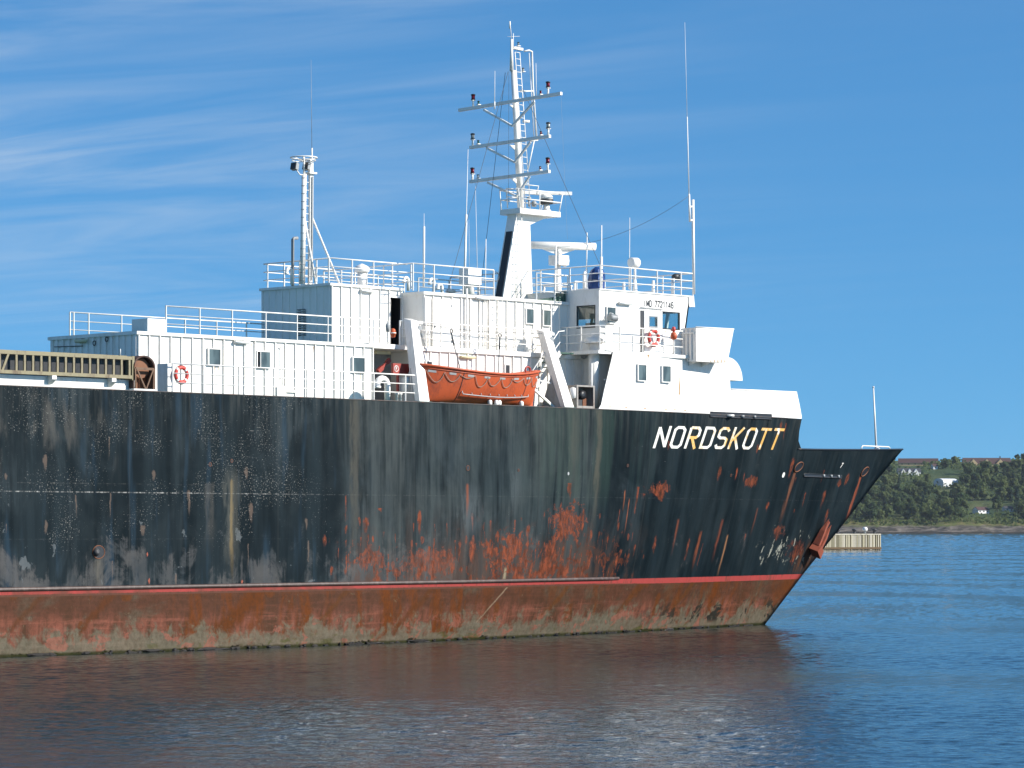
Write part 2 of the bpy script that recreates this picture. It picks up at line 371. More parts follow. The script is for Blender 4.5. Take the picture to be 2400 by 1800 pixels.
    base = k.mix(k.step(k.m2('ADD', fl, k.mul(fz, 0.15)), 0.715, 0.735), base, (0.25, 0.25, 0.21))
    # small pale paint chips, dense aft
    ch = k.noise(15, (1, 1, 1), 4, 0.62, 0, (1, 1, 1)); dn = k.noise(0.45, (1, 1, 1), 4, 0.6, 0, (6, 6, 6))
    cm = k.mul(k.step(X, 15, 20, 1, 0.22), k.step(dn, 0.32, 0.62)); cm = k.mul(cm, k.step(Z, 3.2, 5.0))
    cf = k.step(k.m2('ADD', ch, k.mul(cm, 0.145)), 0.735, 0.77)
    base = k.mix(k.mul(cf, 0.65), base, (0.32, 0.31, 0.28))
    sc = k.noise(1.0, (1.1, 1, 13), 4, 0.7, 0.1, (0, 2, 5))
    sf = k.mul(k.step(k.m2('ADD', sc, k.mul(cm, 0.075)), 0.735, 0.75), k.step(k.noise(7, (1, 1, 1), 2), 0.45, 0.55))
    base = k.mix(k.mul(sf, 0.8), base, (0.32, 0.31, 0.28))
    def seam(z0, wd, x1, c, a):
        nonlocal base
        d = k.m2('ABSOLUTE', k.m2('SUBTRACT', Z, z0)); on = k.mul(k.step(d, wd, wd * 0.4, 0, 1), k.step(X, x1 - 9, x1 + 3, 1, 0.07))
        base = k.mix(k.mul(k.mul(on, k.step(k.noise(2.6, (1, 0, 0.4), 6, 0.8), 0.44, 0.66)), a), base, c)
    seam(6.69, 0.032, 18, (0.45, 0.44, 0.41), 0.9); seam(7.05, 0.03, 12, (0.28, 0.27, 0.24), 0.16); seam(4.75, .03, 16, (0.2, 0.2, 0.19), .12)
    # vertical butt welds show faintly
    vb = k.m2('ABSOLUTE', k.m2('SUBTRACT', k.m2('FRACT', k.mul(k.m2('ADD', X, 1.6), 1 / 8.2)), .5)); base = k.mix(k.mul(k.step(vb, .4955, .4985), .22), base, (0.06, 0.06, 0.055))
    # single runs: x at top, z top, z bottom, width, lean, colour, strength
    runs = [(SH(543, 1080).x, 7.25, 2.7, 0.13, 0.0, (0.24, 0.155, 0.05), 0.8), (SH(543, 1080).x, 8.0, 2.7, 0.60, 0.0, (0.10, 0.10, 0.085), 0.55), (SH(493, 1090).x, 7.1, 4.2, 0.35, 0.0, (0.08, 0.075, 0.065), 0.5),
            (19.35, 10.9, 2.75, 0.40, 0.0, (0.075, 0.070, 0.056), 0.7), (35.4, 10.9, 4.0, 0.30, 0.0, (0.080, 0.074, 0.058), 0.75), (33.6, 10.9, 6.5, 0.5, 0.0, (0.070, 0.070, 0.058), 0.5),
            (26.6, 7.3, 4.2, 0.9, 0.0, (0.075, 0.088, 0.092), 0.75), (29.6, 8.4, 5.6, 0.5, 0.0, (0.075, 0.088, 0.09), 0.5),
            (SH(1096, 1105).x, 7.2, 5.8, 0.15, 0.0, (0.20, 0.06, 0.03), 0.8), (SH(1471, 1093).x, 7.0, 6.2, 0.07, 0.0, (0.24, 0.085, 0.04), 0.9),
            (SH(1866, 1100).x, 8.3, 5.4, 0.26, 0.12, (0.17, 0.07, 0.04), 0.85), (SH(2020, 1112).x, 8.2, 4.6, 0.24, 0.10, (0.26, 0.07, 0.034), 0.95),
            (SH(1702, 1270).x, 4.8, 2.7, 0.12, 0.0, (0.28, 0.14, 0.07), 0.9), (SH(1690, 1230).x, 5.6, 3.6, 0.2, 0.0, (0.18, 0.05, 0.026), 0.8), (SH(1475, 1170).x, 6.6, 5.0, 0.06, 0.0, (0.26, 0.085, 0.04), 0.9),
            (SH(1184, 1340).x, 3.3, 2.7, 0.16, 0.0, (0.30, 0.25, 0.16), 0.8),
            (SH(1590, 1215).x, 5.6, 4.0, 0.16, 0.0, (0.20, 0.06, 0.03), .8), (SH(1640, 1260).x, 5.0, 3.2, 0.18, 0.0, (0.22, 0.065, 0.03), .8), (SH(1770, 1215).x, 6.2, 5.0, 0.14, 0.05, (0.16, 0.055, 0.03), .7), (SH(231, 1310).x, 3.9, 2.7, 0.28, 0.0, (0.11, 0.10, 0.08), 0.6)]
    ragged = k.noise(1.0, (3.5, 1, 0.8), 5, 0.65, 0.2, (4, 4, 4))
    for x0, zt, zb_, wd, lean, c, a in runs:
        dx = k.m2('SUBTRACT', X, k.m2('ADD', k.mul(k.m2('SUBTRACT', Z, zt), lean), x0))
        dx = k.m2('ADD', dx, k.mul(k.m2('SUBTRACT', ragged, 0.5), wd * 2.6))
        g = k.step(k.m2('ABSOLUTE', dx), wd, wd * 0.1)
        g = k.mul(g, k.mul(k.step(Z, zt + 0.12, zt - (0.05 if wd < .4 or zt > 10 else 1.0)), k.step(Z, zb_ - 0.3, zb_ + (zt - zb_) * 0.6)))
        base = k.mix(k.mul(k.mul(g, k.step(ragged, 0.25, 0.6, 0.35, 1)), a), base, c)
    rough_n = k.noise(1.5, (1, 1, 1), 7, .74, .4, (21, 3, 8))
    for bp, rx_, rz_, a in (((1545, 1152), 1.5, .55, .9), ((1765, 1128), 1.0, .45, .8), ((1825, 1245), .9, .6, .6), ((1870, 1290), 1.6, .8, .5), ((1330, 1225), 1.6, 1.3, .9), ((1190, 1290), 2.0, 1.2, .95), ((1010, 1320), 2.2, .8, .7), ((860, 1310), 1.6, .9, .7), ((1290, 1300), 1.2, .9, .8)):
        p_ = SH(*bp); ex = k.m2('DIVIDE', k.m2('SUBTRACT', X, p_.x), rx_); ez = k.m2('DIVIDE', k.m2('SUBTRACT', Z, p_.z), rz_); dd = k.m2('SQRT', k.m2('ADD', k.mul(ex, ex), k.mul(ez, ez)))
        f_ = k.step(k.m2('ADD', k.mul(k.step(dd, 1.3, 0.0), .26), rough_n), .62, .68); base = k.mix(k.mul(k.mul(f_, k.step(dd, 1.25, .8)), k.mul(brk, a)), base, rust)
    ax = SH(1915, 1270).x
    ab = k.mul(k.step(k.m2('ABSOLUTE', k.m2('SUBTRACT', X, k.m2('ADD', k.mul(k.m2('SUBTRACT', Z, 4.0), 1.0), ax - 0.3))), 1.5, 0.6), k.mul(k.step(Z, 2.6, 3.0), k.step(Z, 4.9, 4.2)))
    base = k.mix(k.mul(ab, k.step(ragged, 0.38, 0.6)), base, (0.07, 0.032, 0.018))
    # red anti-corrosive under the rubbing strake, worn and rusty aft
    rb = k.m2('ADD', Z, k.mul(k.m2('SUBTRACT', ragged, 0.5), 0.03)); rbm = k.step(rb, 2.70, 2.69)
    wearf = k.m2('MAXIMUM', k.mul(k.step(md, 0.38, 0.62), k.step(X, 30, 12, 0.12, 0.9)), k.mul(k.step(ragged, .5, .66), .7))
    redc = k.mix(wearf, (0.33, 0.052, 0.047), (0.12, 0.048, 0.034)); base = k.mix(rbm, base, redc); base = k.mix(k.step(k.m2('ADD', Z, k.m2('ADD', k.mul(k.m2('SUBTRACT', ragged, .5), .10), k.step(X, 34, 44, 0, .09))), 2.53, 2.49), base, k.mix(ragged, (0.060, 0.032, 0.021), (0.13, 0.055, 0.036)))
    fr_ = k.m2('ABSOLUTE', k.m2('SINE', k.mul(X, math.pi / .70))); lg = k.m2('ABSOLUTE', k.m2('SINE', k.mul(k.m2('ADD', Z, .42), math.pi / 2.05)))
    dish = k.mul(k.m2('POWER', fr_, .5), k.m2('POWER', lg, .5)); dn5 = k.noise(.25, (1, 1, 1.2), 3, .5, 0, (4, 4, 9))          # plating dished between frames and stringers
    h = k.m2('ADD', k.mul(k.noise(0.6, (1, 1, 0.8), 3, 0.45), 0.9), k.m2('ADD', k.mul(k.m2('MAXIMUM', scab, d1), -0.03), k.mul(k.mul(dish, k.step(dn5, .35, .6, .25, 1)), -.16))); k.bump(h, 0.5, 0.10)
    return k.done(base, k.m2('ADD', k.mul(st2, 0.3), 0.42), 0, 0.05)
def hull_lower():
    k = NM('red_boot_paint'); X, Y, Z = k.xyz(); lean = (0, R(32), 0)
    st = k.noise(1.0, (1.3, 0.3, 0.30), 7, 0.68, 0.5, (2, 2, 2), lean); n2 = k.noise(1.0, (1.7, 1, 1.3), 8, 0.70, 0.6, (4, 1, 7)); n3 = k.noise(1, (0.30, 1, 4), 6, 0.66, 0.3, (7, 0, 0)); md = k.noise(.35, (1, 1, 1.4), 6, .65, .4, (3, 8, 2))
    base = k.mix(k.step(st, 0.36, 0.64), (0.165, 0.058, 0.036), (0.060, 0.029, 0.015))
    base = k.mix(k.mul(k.step(n3, 0.48, 0.68), 0.55), base, (0.245, 0.085, 0.055))
    base = k.mix(k.mul(k.step(k.m2('ADD', Z, k.mul(md, 1.2)), 1.75, 2.55), .88), base, k.mix(n3, (0.036, 0.018, 0.009), (0.100, 0.040, 0.022)))
    base = k.mix(k.mul(k.step(md, .52, .66), .6), base, (0.078, 0.066, 0.044))
    ru = k.mul(k.step(k.noise(1.0, (0.85, 0.3, 0.20), 7, 0.68, 0.4, (9, 2, 5), lean), 0.46, 0.62), k.step(k.noise(.12, (1, 1, 1), 2, .5, 0, (5, 5, 5)), .38, .6))
    base = k.mix(k.mul(ru, 0.95), base, (0.1116, 0.0307, 0.0050))
    d1, q1 = drops(k, X, Z, .5, .45, 5, .55, .40, 1.6); base = k.mix(k.mul(d1, .75), base, (0.1073, 0.0323, 0.0065))
    rg_ = k.noise(1.0, (2.5, 1, .7), 6, .7, .3, (3, 3, 3), lean)
    for q_, wd, a, c in ((600, .95, 1.0, (0.0920, 0.0265, 0.0050)), (262, .45, .8, (0.0840, 0.0265, 0.0074)), (95, .3, .6, (0.0800, 0.0273, 0.0074)), (812, .3, .7, (0.0880, 0.0312, 0.0074)), (1010, .4, .7, (0.0800, 0.0265, 0.0062)), (1330, .35, .75, (0.0960, 0.0328, 0.0074)), (1500, .5, .8, (0.0960, 0.0312, 0.0068)), (1620, .35, .7, (0.0960, 0.0351, 0.0087)), (1186, .10, .75, (0.2400, 0.1716, 0.1116)), (1840, .8, .85, (0.0960, 0.0296, 0.0074))):
        x0 = SH(q_, 1390).x; dx = k.m2('ADD', k.m2('SUBTRACT', X, k.m2('ADD', k.mul(k.m2('SUBTRACT', Z, 2.4), 1.15), x0)), k.mul(k.m2('SUBTRACT', rg_, .5), wd * 2.2))
        base = k.mix(k.mul(k.mul(k.step(k.m2('ABSOLUTE', dx), wd, wd * .15), k.step(Z, .1, 1.0)), a), base, c)
    sl_ = k.step(k.m2('ADD', k.mul(k.m2('SUBTRACT', 1.25, Z), 0.16), k.m2('ADD', k.mul(n2, .6), k.mul(md, .4))), 0.52, 0.62)
    base = k.mix(k.mul(sl_, 0.82), base, k.mix(n3, (0.080, 0.074, 0.047), (0.160, 0.148, 0.108)))
    pk = k.mul(k.step(k.noise(.9, (1, 1, 1.3), 6, .65, .4, (1, 2, 3)), .56, .60), k.step(Z, 1.6, .8)); base = k.mix(k.mul(pk, .65), base, (0.245, 0.082, 0.055))
    sb = k.mul(k.step(k.noise(0.8, (1, 1, 1.3), 7, 0.7, 0.4, (3, 9, 9)), 0.53, 0.56), k.mul(k.step(Z, 1.8, 1.0), k.step(Z, .2, .5))); base = k.mix(k.mul(sb, k.step(X, 38, 46)), base, (0.0189, 0.0185, 0.0141))
    gr = k.mul(k.step(k.m2('ADD', k.noise(0.8, (1, 1, 2.0), 7, 0.72, 0.4, (1, 5, 1)), k.mul(k.step(Z, 0.7, 0.0), 0.12)), 0.62, 0.70), k.mul(k.step(Z, 1.0, 0.4), k.step(k.noise(.15, (1, 0, 0), 2, .5, 0, (8, 8, 8)), .4, .6)))
    base = k.mix(k.mul(gr, 0.75), base, (0.0532, 0.0554, 0.0091))
    rp = k.mul(k.step(k.noise(1.3, (1, 1, 1.2), 7, .72, .3, (6, 1, 2)), .64, .67), k.step(Z, 1.2, .5)); base = k.mix(k.mul(rp, .8), base, (0.0858, 0.0277, 0.0050))
    bk = k.step(k.m2('ADD', k.noise(0.9, (1, 1, 1.6), 7, 0.75, 0.3, (5, 5, 1)), k.mul(k.m2('SUBTRACT', 0.22, Z), 0.75)), 0.62, 0.66); base = k.mix(bk, base, (0.0086, 0.0062, 0.0030))
    wet = k.step(k.m2('ADD', Z, k.mul(n2, .1)), 0.22, 0.10); base = k.mix(k.mul(wet, .9), base, k.mix(md, (0.0096, 0.0140, 0.0025), (0.0258, 0.0277, 0.0040)))
    fm = k.step(k.noise(4.5, (1, 1, .8), 6, .75, .4, (2, 6, 6)), .40, .66); base = k.mix(k.mul(fm, .38), base, (0.0240, 0.0140, 0.0068)); fl2 = k.step(k.noise(3.2, (1, 1, 1), 6, .75, .3, (12, 6, 6)), .63, .67); base = k.mix(k.mul(fl2, .5), base, (0.1280, 0.1092, 0.0620))
    k.bump(k.m2('ADD', n2, k.mul(bk, 0.8)), 0.4, 0.05)
    return k.done(base, 0.6, 0, 0.08)
HULL_UP, HULL_LO = hull_upper(), hull_lower()

# ------------------------------------------------------------------ water
def water_mat():
    k = NM('sea_water')
    n2 = k.noise(3.2, (1, 1, 1), 4, 0.62, 0.3, (5, 3, 0), (0, 0, R(-15))); n1 = k.noise(0.9, (1, 1, 1), 3, 0.55, 0.4, (0, 0, 0), (0, 0, R(20)))
    k.bump(k.m2('ADD', k.mul(n2, 0.035), k.mul(n1, 0.05)), 1.0, 1.0)
    k.b.inputs['IOR'].default_value = 1.333
    return k.done((0.009, 0.022, 0.026), 0.06)
import numpy as np
def sea_mesh():
    """One sheet to the horizon; real ripples where they can be told apart, flat beyond."""
    us = np.concatenate([np.linspace(-3.0, -.26, 24)[:-1], np.linspace(-.26, .26, 470), np.linspace(.26, 3.0, 24)[1:]])
    ds = [8, 20, 35, 48, 56]; d = 60.0
    while d < 175: ds.append(d); d += .08 + .0006 * (d - 60)
    while d < 3300: ds.append(d); d *= 1.0042
    while d < 9000: ds.append(d); d *= 1.05
    ds.append(9000)
    ds = np.array(ds); U, D = np.meshgrid(us, ds); lat = np.clip(U * D, -9000 - 10 * np.abs(U), 9000 + 10 * np.abs(U)); x = CAM.x + VY * lat + VX * D; y = CAM.y - VX * lat + VY * D
    rs = np.random.RandomState(4); z = np.zeros_like(x); wind = R(205)
    for i in range(64):
        lam = .24 * (5.0 ** rs.rand()); a = wind + rs.normal(0, .8); kk = 2 * math.pi / lam; slope = .0092
        z += slope / kk * np.cos(kk * (x * math.cos(a) + y * math.sin(a)) + rs.rand() * 6.28)
    gust = np.zeros_like(x)
    for i in range(10): lam = 14 + 40 * rs.rand(); a = rs.rand() * 6.28; gust += np.cos(2 * math.pi / lam * (x * math.cos(a) + y * math.sin(a)) + rs.rand() * 6.28)
    amp = np.clip(.85 + .22 * gust, .25, 1.7) * np.clip((D - 50) / 10, 0, 1) * np.clip((.27 - np.abs(U)) / .02, 0, 1)
    gap = np.gradient(ds)[:, None]; far = rs.normal(0, 1, x.shape) * gap * .017      # beyond ~170 m one ripple per mesh cell, same steepness
    f = np.clip((D - 150) / 45, 0, 1); z = (z * (1 - f) + far * f * np.clip((3200 - D) / 400, 0, 1)) * amp; nr, nc = x.shape
    co = np.stack([x, y, z], -1).reshape(-1, 3).astype(np.float32); idx = np.arange(nr * nc).reshape(nr, nc)
    q = np.stack([idx[:-1, :-1], idx[:-1, 1:], idx[1:, 1:], idx[1:, :-1]], -1).reshape(-1, 4).astype(np.int32)
    me = bpy.data.meshes.new('sea_water'); me.vertices.add(len(co)); me.vertices.foreach_set('co', co.ravel()); me.loops.add(q.size); me.loops.foreach_set('vertex_index', q.ravel())
    me.polygons.add(len(q)); me.polygons.foreach_set('loop_start', np.arange(0, q.size, 4, dtype=np.int32)); me.polygons.foreach_set('loop_total', np.full(len(q), 4, dtype=np.int32)); me.polygons.foreach_set('use_smooth', np.ones(len(q), dtype=bool))
    me.update(calc_edges=True); me.validate(); me.materials.append(water_mat()); return me
sea = setting(link('sea_water', sea_mesh())); sea['label'] = 'rippled dark blue harbour water'

# ================================================================== THE SHIP
ship = thing('cargo_ship', (14, YC, 0), 'rusty black hulled cargo ship with white deckhouse moored in calm water', 'ship')
ZD = 10.95                                           # sheer line
# ---- hull shell
def hull_mesh():
    xs = [-46 + i * 2.0 for i in range(29)] + [12 + i * 0.5 for i in range(114)]
    zs_lo = [-2.2, -1.2, -0.5, 0.0, 0.4, 0.8, 1.3, 1.8, 2.42]; zs_up = [2.42, 2.6, 2.75, 3.2, 4, 5, 6, 7, 8, 8.8, 9.35]
    step_x = SH(1879, 983).x
    bm = bmesh.new(); cache = {}
    def vert(i, z, side):
        sx = stem_x(z); last = len(US) - 1; t = US[i]
        x = -46 + (sx + 46) * t; y = hull_y(x, z)
        if i == last: y = YC
        if t < 0.03: y += 1.2 * (1 - t / 0.03) ** 2
        if side: y = 2 * YC - y
        key = (i, round(z, 3), side if i != last else 0)
        if key not in cache: cache[key] = bm.verts.new((x, y, z))
        return cache[key]
    US = [min(1, (j / 150)) for j in range(151)]
    def strip(zs, mi):
        for side in (0, 1):
            for i in range(len(US) - 1):
                for a, b in zip(zs, zs[1:]):
                    q = [vert(i, a, side), vert(i + 1, a, side), vert(i + 1, b, side), vert(i, b, side)]
                    u = []
                    for v in q:
                        if v not in u: u.append(v)
                    if len(u) < 3: continue
                    try: f = bm.faces.new(u)
                    except ValueError: continue
                    f.material_index = mi; f.smooth = True
    strip(zs_lo, 1); strip(zs_up, 0)
    # raised strake up to the sheer line, stopping at the forecastle step with a rounded corner
    topx = [x for x in [-46 + i * 1.5 for i in range(70)] if x < step_x - 0.8]
    zsr = [9.35, 9.8, 10.3, 10.7, ZD]
    edge = [(step_x - 0.75, None)]
    for side in (0, 1):
        grid = []
        ends = [step_x + 0.75, step_x + 0.18, step_x + 0.02, step_x, step_x]
        for j, z in enumerate(zsr):
            row = []
            for x in topx + [step_x - 0.75, None]:
                xx = ends[j] if x is None else x
                y = hull_y(xx, z)
                if xx < -42: y += 1.2 * (1 - (xx + 46) / 4) ** 2 if xx > -46 else 1.2
                row.append(bm.verts.new((xx, 2 * YC - y if side else y, z)))
            grid.append(row)
        for j in range(len(zsr) - 1):
            for i in range(len(topx) + 1):
                f = bm.faces.new([grid[j][i], grid[j][i + 1], grid[j + 1][i + 1], grid[j + 1][i]]); f.smooth = True
    # forecastle bulwark: sheer rises to the stem
    fx = [step_x + 0.4 + i * 0.5 for i in range(30)]
    for side in (0, 1):
        lo, hi = [], []
        for i in range(31):
            t = i / 30; z0 = 9.35; z1 = 9.36 + 0.30 * t ** 1.4
            xa = step_x + 0.3 + (stem_x(z0) - step_x - 0.3) * t; xb = step_x + 0.3 + (stem_x(z1) - step_x - 0.3) * t
            ya, yb = (hull_y(xa, z0), hull_y(xb, z1)) if i < 30 else (YC, YC)
            lo.append(bm.verts.new((xa, 2 * YC - ya if side else ya, z0))); hi.append(bm.verts.new((xb, 2 * YC - yb if side else yb, z1)))
        for i in range(30):
            f = bm.faces.new([lo[i], lo[i + 1], hi[i + 1], hi[i]]); f.smooth = True
    # transom
    for zs, mi in ((zs_lo, 1), (zs_up, 0)):
        for a, b in zip(zs, zs[1:]):
            f = bm.faces.new([vert(0, a, 0), vert(0, b, 0), vert(0, b, 1), vert(0, a, 1)]); f.material_index = mi
    bmesh.ops.remove_doubles(bm, verts=bm.verts, dist=0.002)
    bmesh.ops.recalc_face_normals(bm, faces=bm.faces)
    m = bpy.data.meshes.new('hull'); bm.to_mesh(m); bm.free(); m.materials.append(HULL_UP); m.materials.append(HULL_LO); return m
STEPX = SH(1879, 983).x
hull = link('hull', hull_mesh(), ship)
# decks (closing the shell)
def deck_poly(z, x0, x1, inset, th):
    n = 40; pts = []
    for i in range(n + 1):
        x = x0 + (x1 - x0) * i / n; pts.append((x, min(hull_y(x, z) + inset, YC - 0.01), z))
    pts += [(p[0], 2 * YC - p[1], z) for p in pts[::-1]]
    return MB().prism(pts, (0, 0, -th))
deck_poly(10.90, -45.5, STEPX - 0.05, 0.03, 0.1).build('main_deck', GREEN, ship)
deck_poly(8.9, STEPX - 0.2, 65.0, 0.05, 0.1).build('forecastle_deck', GREEN, ship)
MB().box(STEPX - 0.25, STEPX - 0.05, hull_y(STEPX, 8.9) + 0.08, 2 * YC - hull_y(STEPX, 8.9) - 0.08, 8.9, 10.93).build('deck_break_bulkhead', WHITE, ship)
# rubbing strake
rs_end = SH(1450, 1356).x
pts = [(x, hull_y(x, 2.73) - 0.0, 2.73) for x in [-44 + i * 1.0 for i in range(int(rs_end + 44))]] + [(rs_end, hull_y(rs_end, 2.73) + 0.03, 2.73)]
MB().tube(pts, 0.085, 10).build('rubbing_strake', worn('strake_steel', (0.065, 0.04, 0.032), (0.16, 0.12, 0.10), 0.8, 5, 0.5), hull)
pts = [(p[0], 2 * YC - p[1], p[2]) for p in pts]
MB().tube(pts, 0.085, 8).build('rubbing_strake', DARK, hull)
# gunwale flat bar along the sheer
EDGE = worn('sheer_edge', (0.06, 0.06, 0.058), (0.20, 0.075, 0.035), 0.8, 3, 0.6)
m = MB(); xs = [-44 + 0.8 * i for i in range(int((STEPX + 44) / 0.8))]
for a, b in zip(xs, xs[1:]): m.bar((a, hull_y(a, 11) + 0.03, 10.955), (b, hull_y(b, 11) + 0.03, 10.955), 0.10, 0.035)
m.build('sheer_bar', EDGE, hull)
m = MB(); ts = [i / 24 for i in range(25)]
P = []
for t in ts:
    z = 9.36 + 0.30 * t ** 1.4; x = STEPX + 0.3 + (stem_x(z) - STEPX - 0.3) * t
    P.append(Vector((x, YC if t == 1 else hull_y(x, z), z + 0.02)))
m.tube(P, 0.05, 6); m.build('bulwark_cap', BLACK, hull)
m = MB(); rgw = random.Random(21)
for _ in range(150):
    x = rgw.uniform(-12, 53.5); ln = rgw.uniform(.06, .22) * (3.5 if rgw.random() < .16 else 1); zc_ = rgw.uniform(-.02, .07); b_ = len(m.v); n_ = 7
    for ring, rr_ in ((0, 1.0), (1, .55)):
        for i in range(n_):
            a_ = 2 * math.pi * i / n_; xx = x + ln * rr_ * math.cos(a_) * rgw.uniform(.7, 1.2); z__ = max(-.05, zc_ + .075 * rr_ * math.sin(a_) * rgw.uniform(.6, 1.3)); m.v.append((xx, hull_y(xx, z__) - .02 - .07 * ring, z__))
    for i in range(n_): m.face([b_ + i, b_ + (i + 1) % n_, b_ + n_ + (i + 1) % n_, b_ + n_ + i])
    m.face([b_ + n_ + i for i in range(n_)])
stuff(m.build('mussel_growth', worn('mussels', (0.014, 0.011, 0.009), (0.045, 0.035, 0.022), .6, 9, .7, False, 0, .03), ship))
# hull openings: scuppers, hawse pipes
def hull_normal(p):
    e = 0.05
    tx = Vector((2 * e, hull_y(p.x + e, p.z) - hull_y(p.x - e, p.z), 0)); tz = Vector((0, hull_y(p.x, p.z + e) - hull_y(p.x, p.z - e), 2 * e))
    n = tx.cross(tz).normalized(); return n if n.y < 0 else -n
def disc_on_hull(name, pxy, rx, rz, mat, off=0.006, ring=None, parent=hull):
    p = SH(*pxy); n = hull_normal(p); tx = Vector((1, 0, 0)) - n * n.x; tx.normalize(); tz = n.cross(tx).normalized()
    b = MB(); pts = [p + n * off + tx * rx * math.cos(2 * math.pi * i / 20) + tz * rz * math.sin(2 * math.pi * i / 20) for i in range(20)]
    b.prism(pts, n * 0.004); o = b.build(name, mat, parent)
    if ring:
        q = [p + n * 0.01 + tx * (rx + ring * .5) * math.cos(2 * math.pi * i / 20) + tz * (rz + ring * .5) * math.sin(2 * math.pi * i / 20) for i in range(21)]
        MB().tube(q, ring, 6, False).build('lip', RUST, o)
    return o
for q, r_ in (((492.5, 1088.5), 0.06), ((543, 1080), 0.05), ((1096.5, 1097), 0.09), ((1471, 1091), 0.05), ((1215, 1102), 0.04), ((1713, 1114), 0.05)):
    disc_on_hull('scupper', q, r_ * 1.1, r_ * 1.25, BLACK, 0.006, 0.012)
disc_on_hull('scupper', (1332, 1110), 0.06, 0.08, SILVER, 0.008)
disc_on_hull('white_disc', (1836, 1113), 0.14, 0.15, WHITE, 0.008)
sc = disc_on_hull('overboard_discharge', (231, 1294), 0.30, 0.26, BLACK, 0.006, 0.02)
p = SH(226, 1294); MB().lathe((p.x - 0.03, p.y - 0.12, p.z), [(0.0, -0.05), (0.10, -0.03), (0.15, 0.03), (0.18, 0.11)], 16, 'Y').build('flap', DARK, sc)
for q in ((1871, 1094), (2026, 1105)):
    hp = disc_on_hull('hawse_pipe', q, 0.44, 0.23, BLACK, 0.03)
    p = SH(*q); n = hull_normal(p); tx = (Vector((1, 0, 0)) - n * n.x).normalized(); tz = n.cross(tx).normalized()
    if tz.z < 0: tz = -tz
    ring = [p + n * 0.03 + tx * 0.46 * math.cos(a) * 0.9 + tz * 0.26 * math.sin(a) + tx * 0.12 * math.sin(a) for a in [2 * math.pi * i / 24 for i in range(25)]]
    MB().tube(ring, 0.03, 8, False).build('lip', RUST, hp)
# mooring slot forward (flat black strip in place of a dark recess, with rollers) and the slot in the forecastle side
def slot(px0, py0, px1, py1, ht, name='mooring_slot'):
    a, b = SH(px0, py0), SH(px1, py1); n = 10; m = MB(); top = []; bot = []
    for i in range(n + 1):
        x = a.x + (b.x - a.x) * i / n; z = a.z + (b.z - a.z) * i / n
        top.append(Vector((x, hull_y(x, z) - 0.012, z + ht / 2))); bot.append(Vector((x, hull_y(x, z) - 0.012, z - ht / 2)))
    for i in range(n): m.prism([bot[i], bot[i + 1], top[i + 1], top[i]], (0, 0.008, 0))
    o = m.build(name, BLACK, hull)
    MB().tube(top, 0.022, 6).tube(bot, 0.022, 6).tube([top[0], bot[0]], 0.022, 6).tube([top[-1], bot[-1]], 0.022, 6).build('frame', DARK, o)
    return o, top, bot
o, tp, bt = slot(1664, 971, 1808, 977, 0.25)
for t, wd, mt in ((3, .24, WHITE), (5, .12, GREY), (7, .10, GREY)):
    c = (tp[t] + bt[t]) / 2; MB().lathe((c.x, c.y - 0.02, c.z - 0.08), [(wd, 0), (wd, 0.10)], 10, 'Z').build('roller', mt, o)
o, tp, bt = slot(1884, 1113, 1972, 1117, 0.16)
for t in (5, 7, 9): c = (tp[t] + bt[t]) / 2; MB().tube([(c.x, c.y - 0.02, c.z - 0.07), (c.x, c.y - 0.02, c.z + 0.07)], 0.08, 8).build('roller', GREY, o)

# ---- lettering painted on the bow
def letter_mat(name, seed, amt):
    k = NM(name); n = k.noise(1.1, (1, 1, 0.8), 5, 0.6, 0.3, (seed, 0, 0))
    f = k.step(n, 0.62 - amt, 0.72 - amt)
    return k.done(k.mix(f, (0.80, 0.78, 0.70), k.mix(k.noise(3, (1, 1, .4)), (0.62, 0.30, 0.05), (0.80, 0.52, 0.18))), 0.5)
def ribbon(m, pts, closed, wd, place, seg=0.10):
    if closed: pts = pts + [pts[0]]
    P = [Vector((p[0], p[1])) for p in pts]; L, Rr = [], []
    n = len(P)
    for i in range(n):
        d0 = (P[i] - P[i - 1]) if i else ((P[0] - P[-2]) if closed else (P[1] - P[0]))
        d1 = (P[i + 1] - P[i]) if i < n - 1 else ((P[1] - P[0]) if closed else (P[-1] - P[-2]))
        d0 = d0.normalized(); d1 = d1.normalized(); nn = Vector((-d0.y - d1.y, d0.x + d1.x)); nn.normalize()
        c = max(0.45, nn.dot(Vector((-d1.y, d1.x)))); L.append(P[i] + nn * wd / 2 / c); Rr.append(P[i] - nn * wd / 2 / c)
    for i in range(n - 1):
        q = max(1, int((P[i + 1] - P[i]).length / seg))
        for j in range(q):
            a, b = j / q, (j + 1) / q; base = len(m.v)
            for s_, t_ in ((L, a), (Rr, a), (Rr, b), (L, b)): m.v.append(place(s_[i].lerp(s_[i + 1], t_)))
            m.face([base, base + 1, base + 2, base + 3])
def rrect(w_, h_, c): return [(c, 0), (w_ - c, 0), (w_, c), (w_, h_ - c), (w_ - c, h_), (c, h_), (0, h_ - c), (0, c)]
W_, c_ = 0.56, 0.13
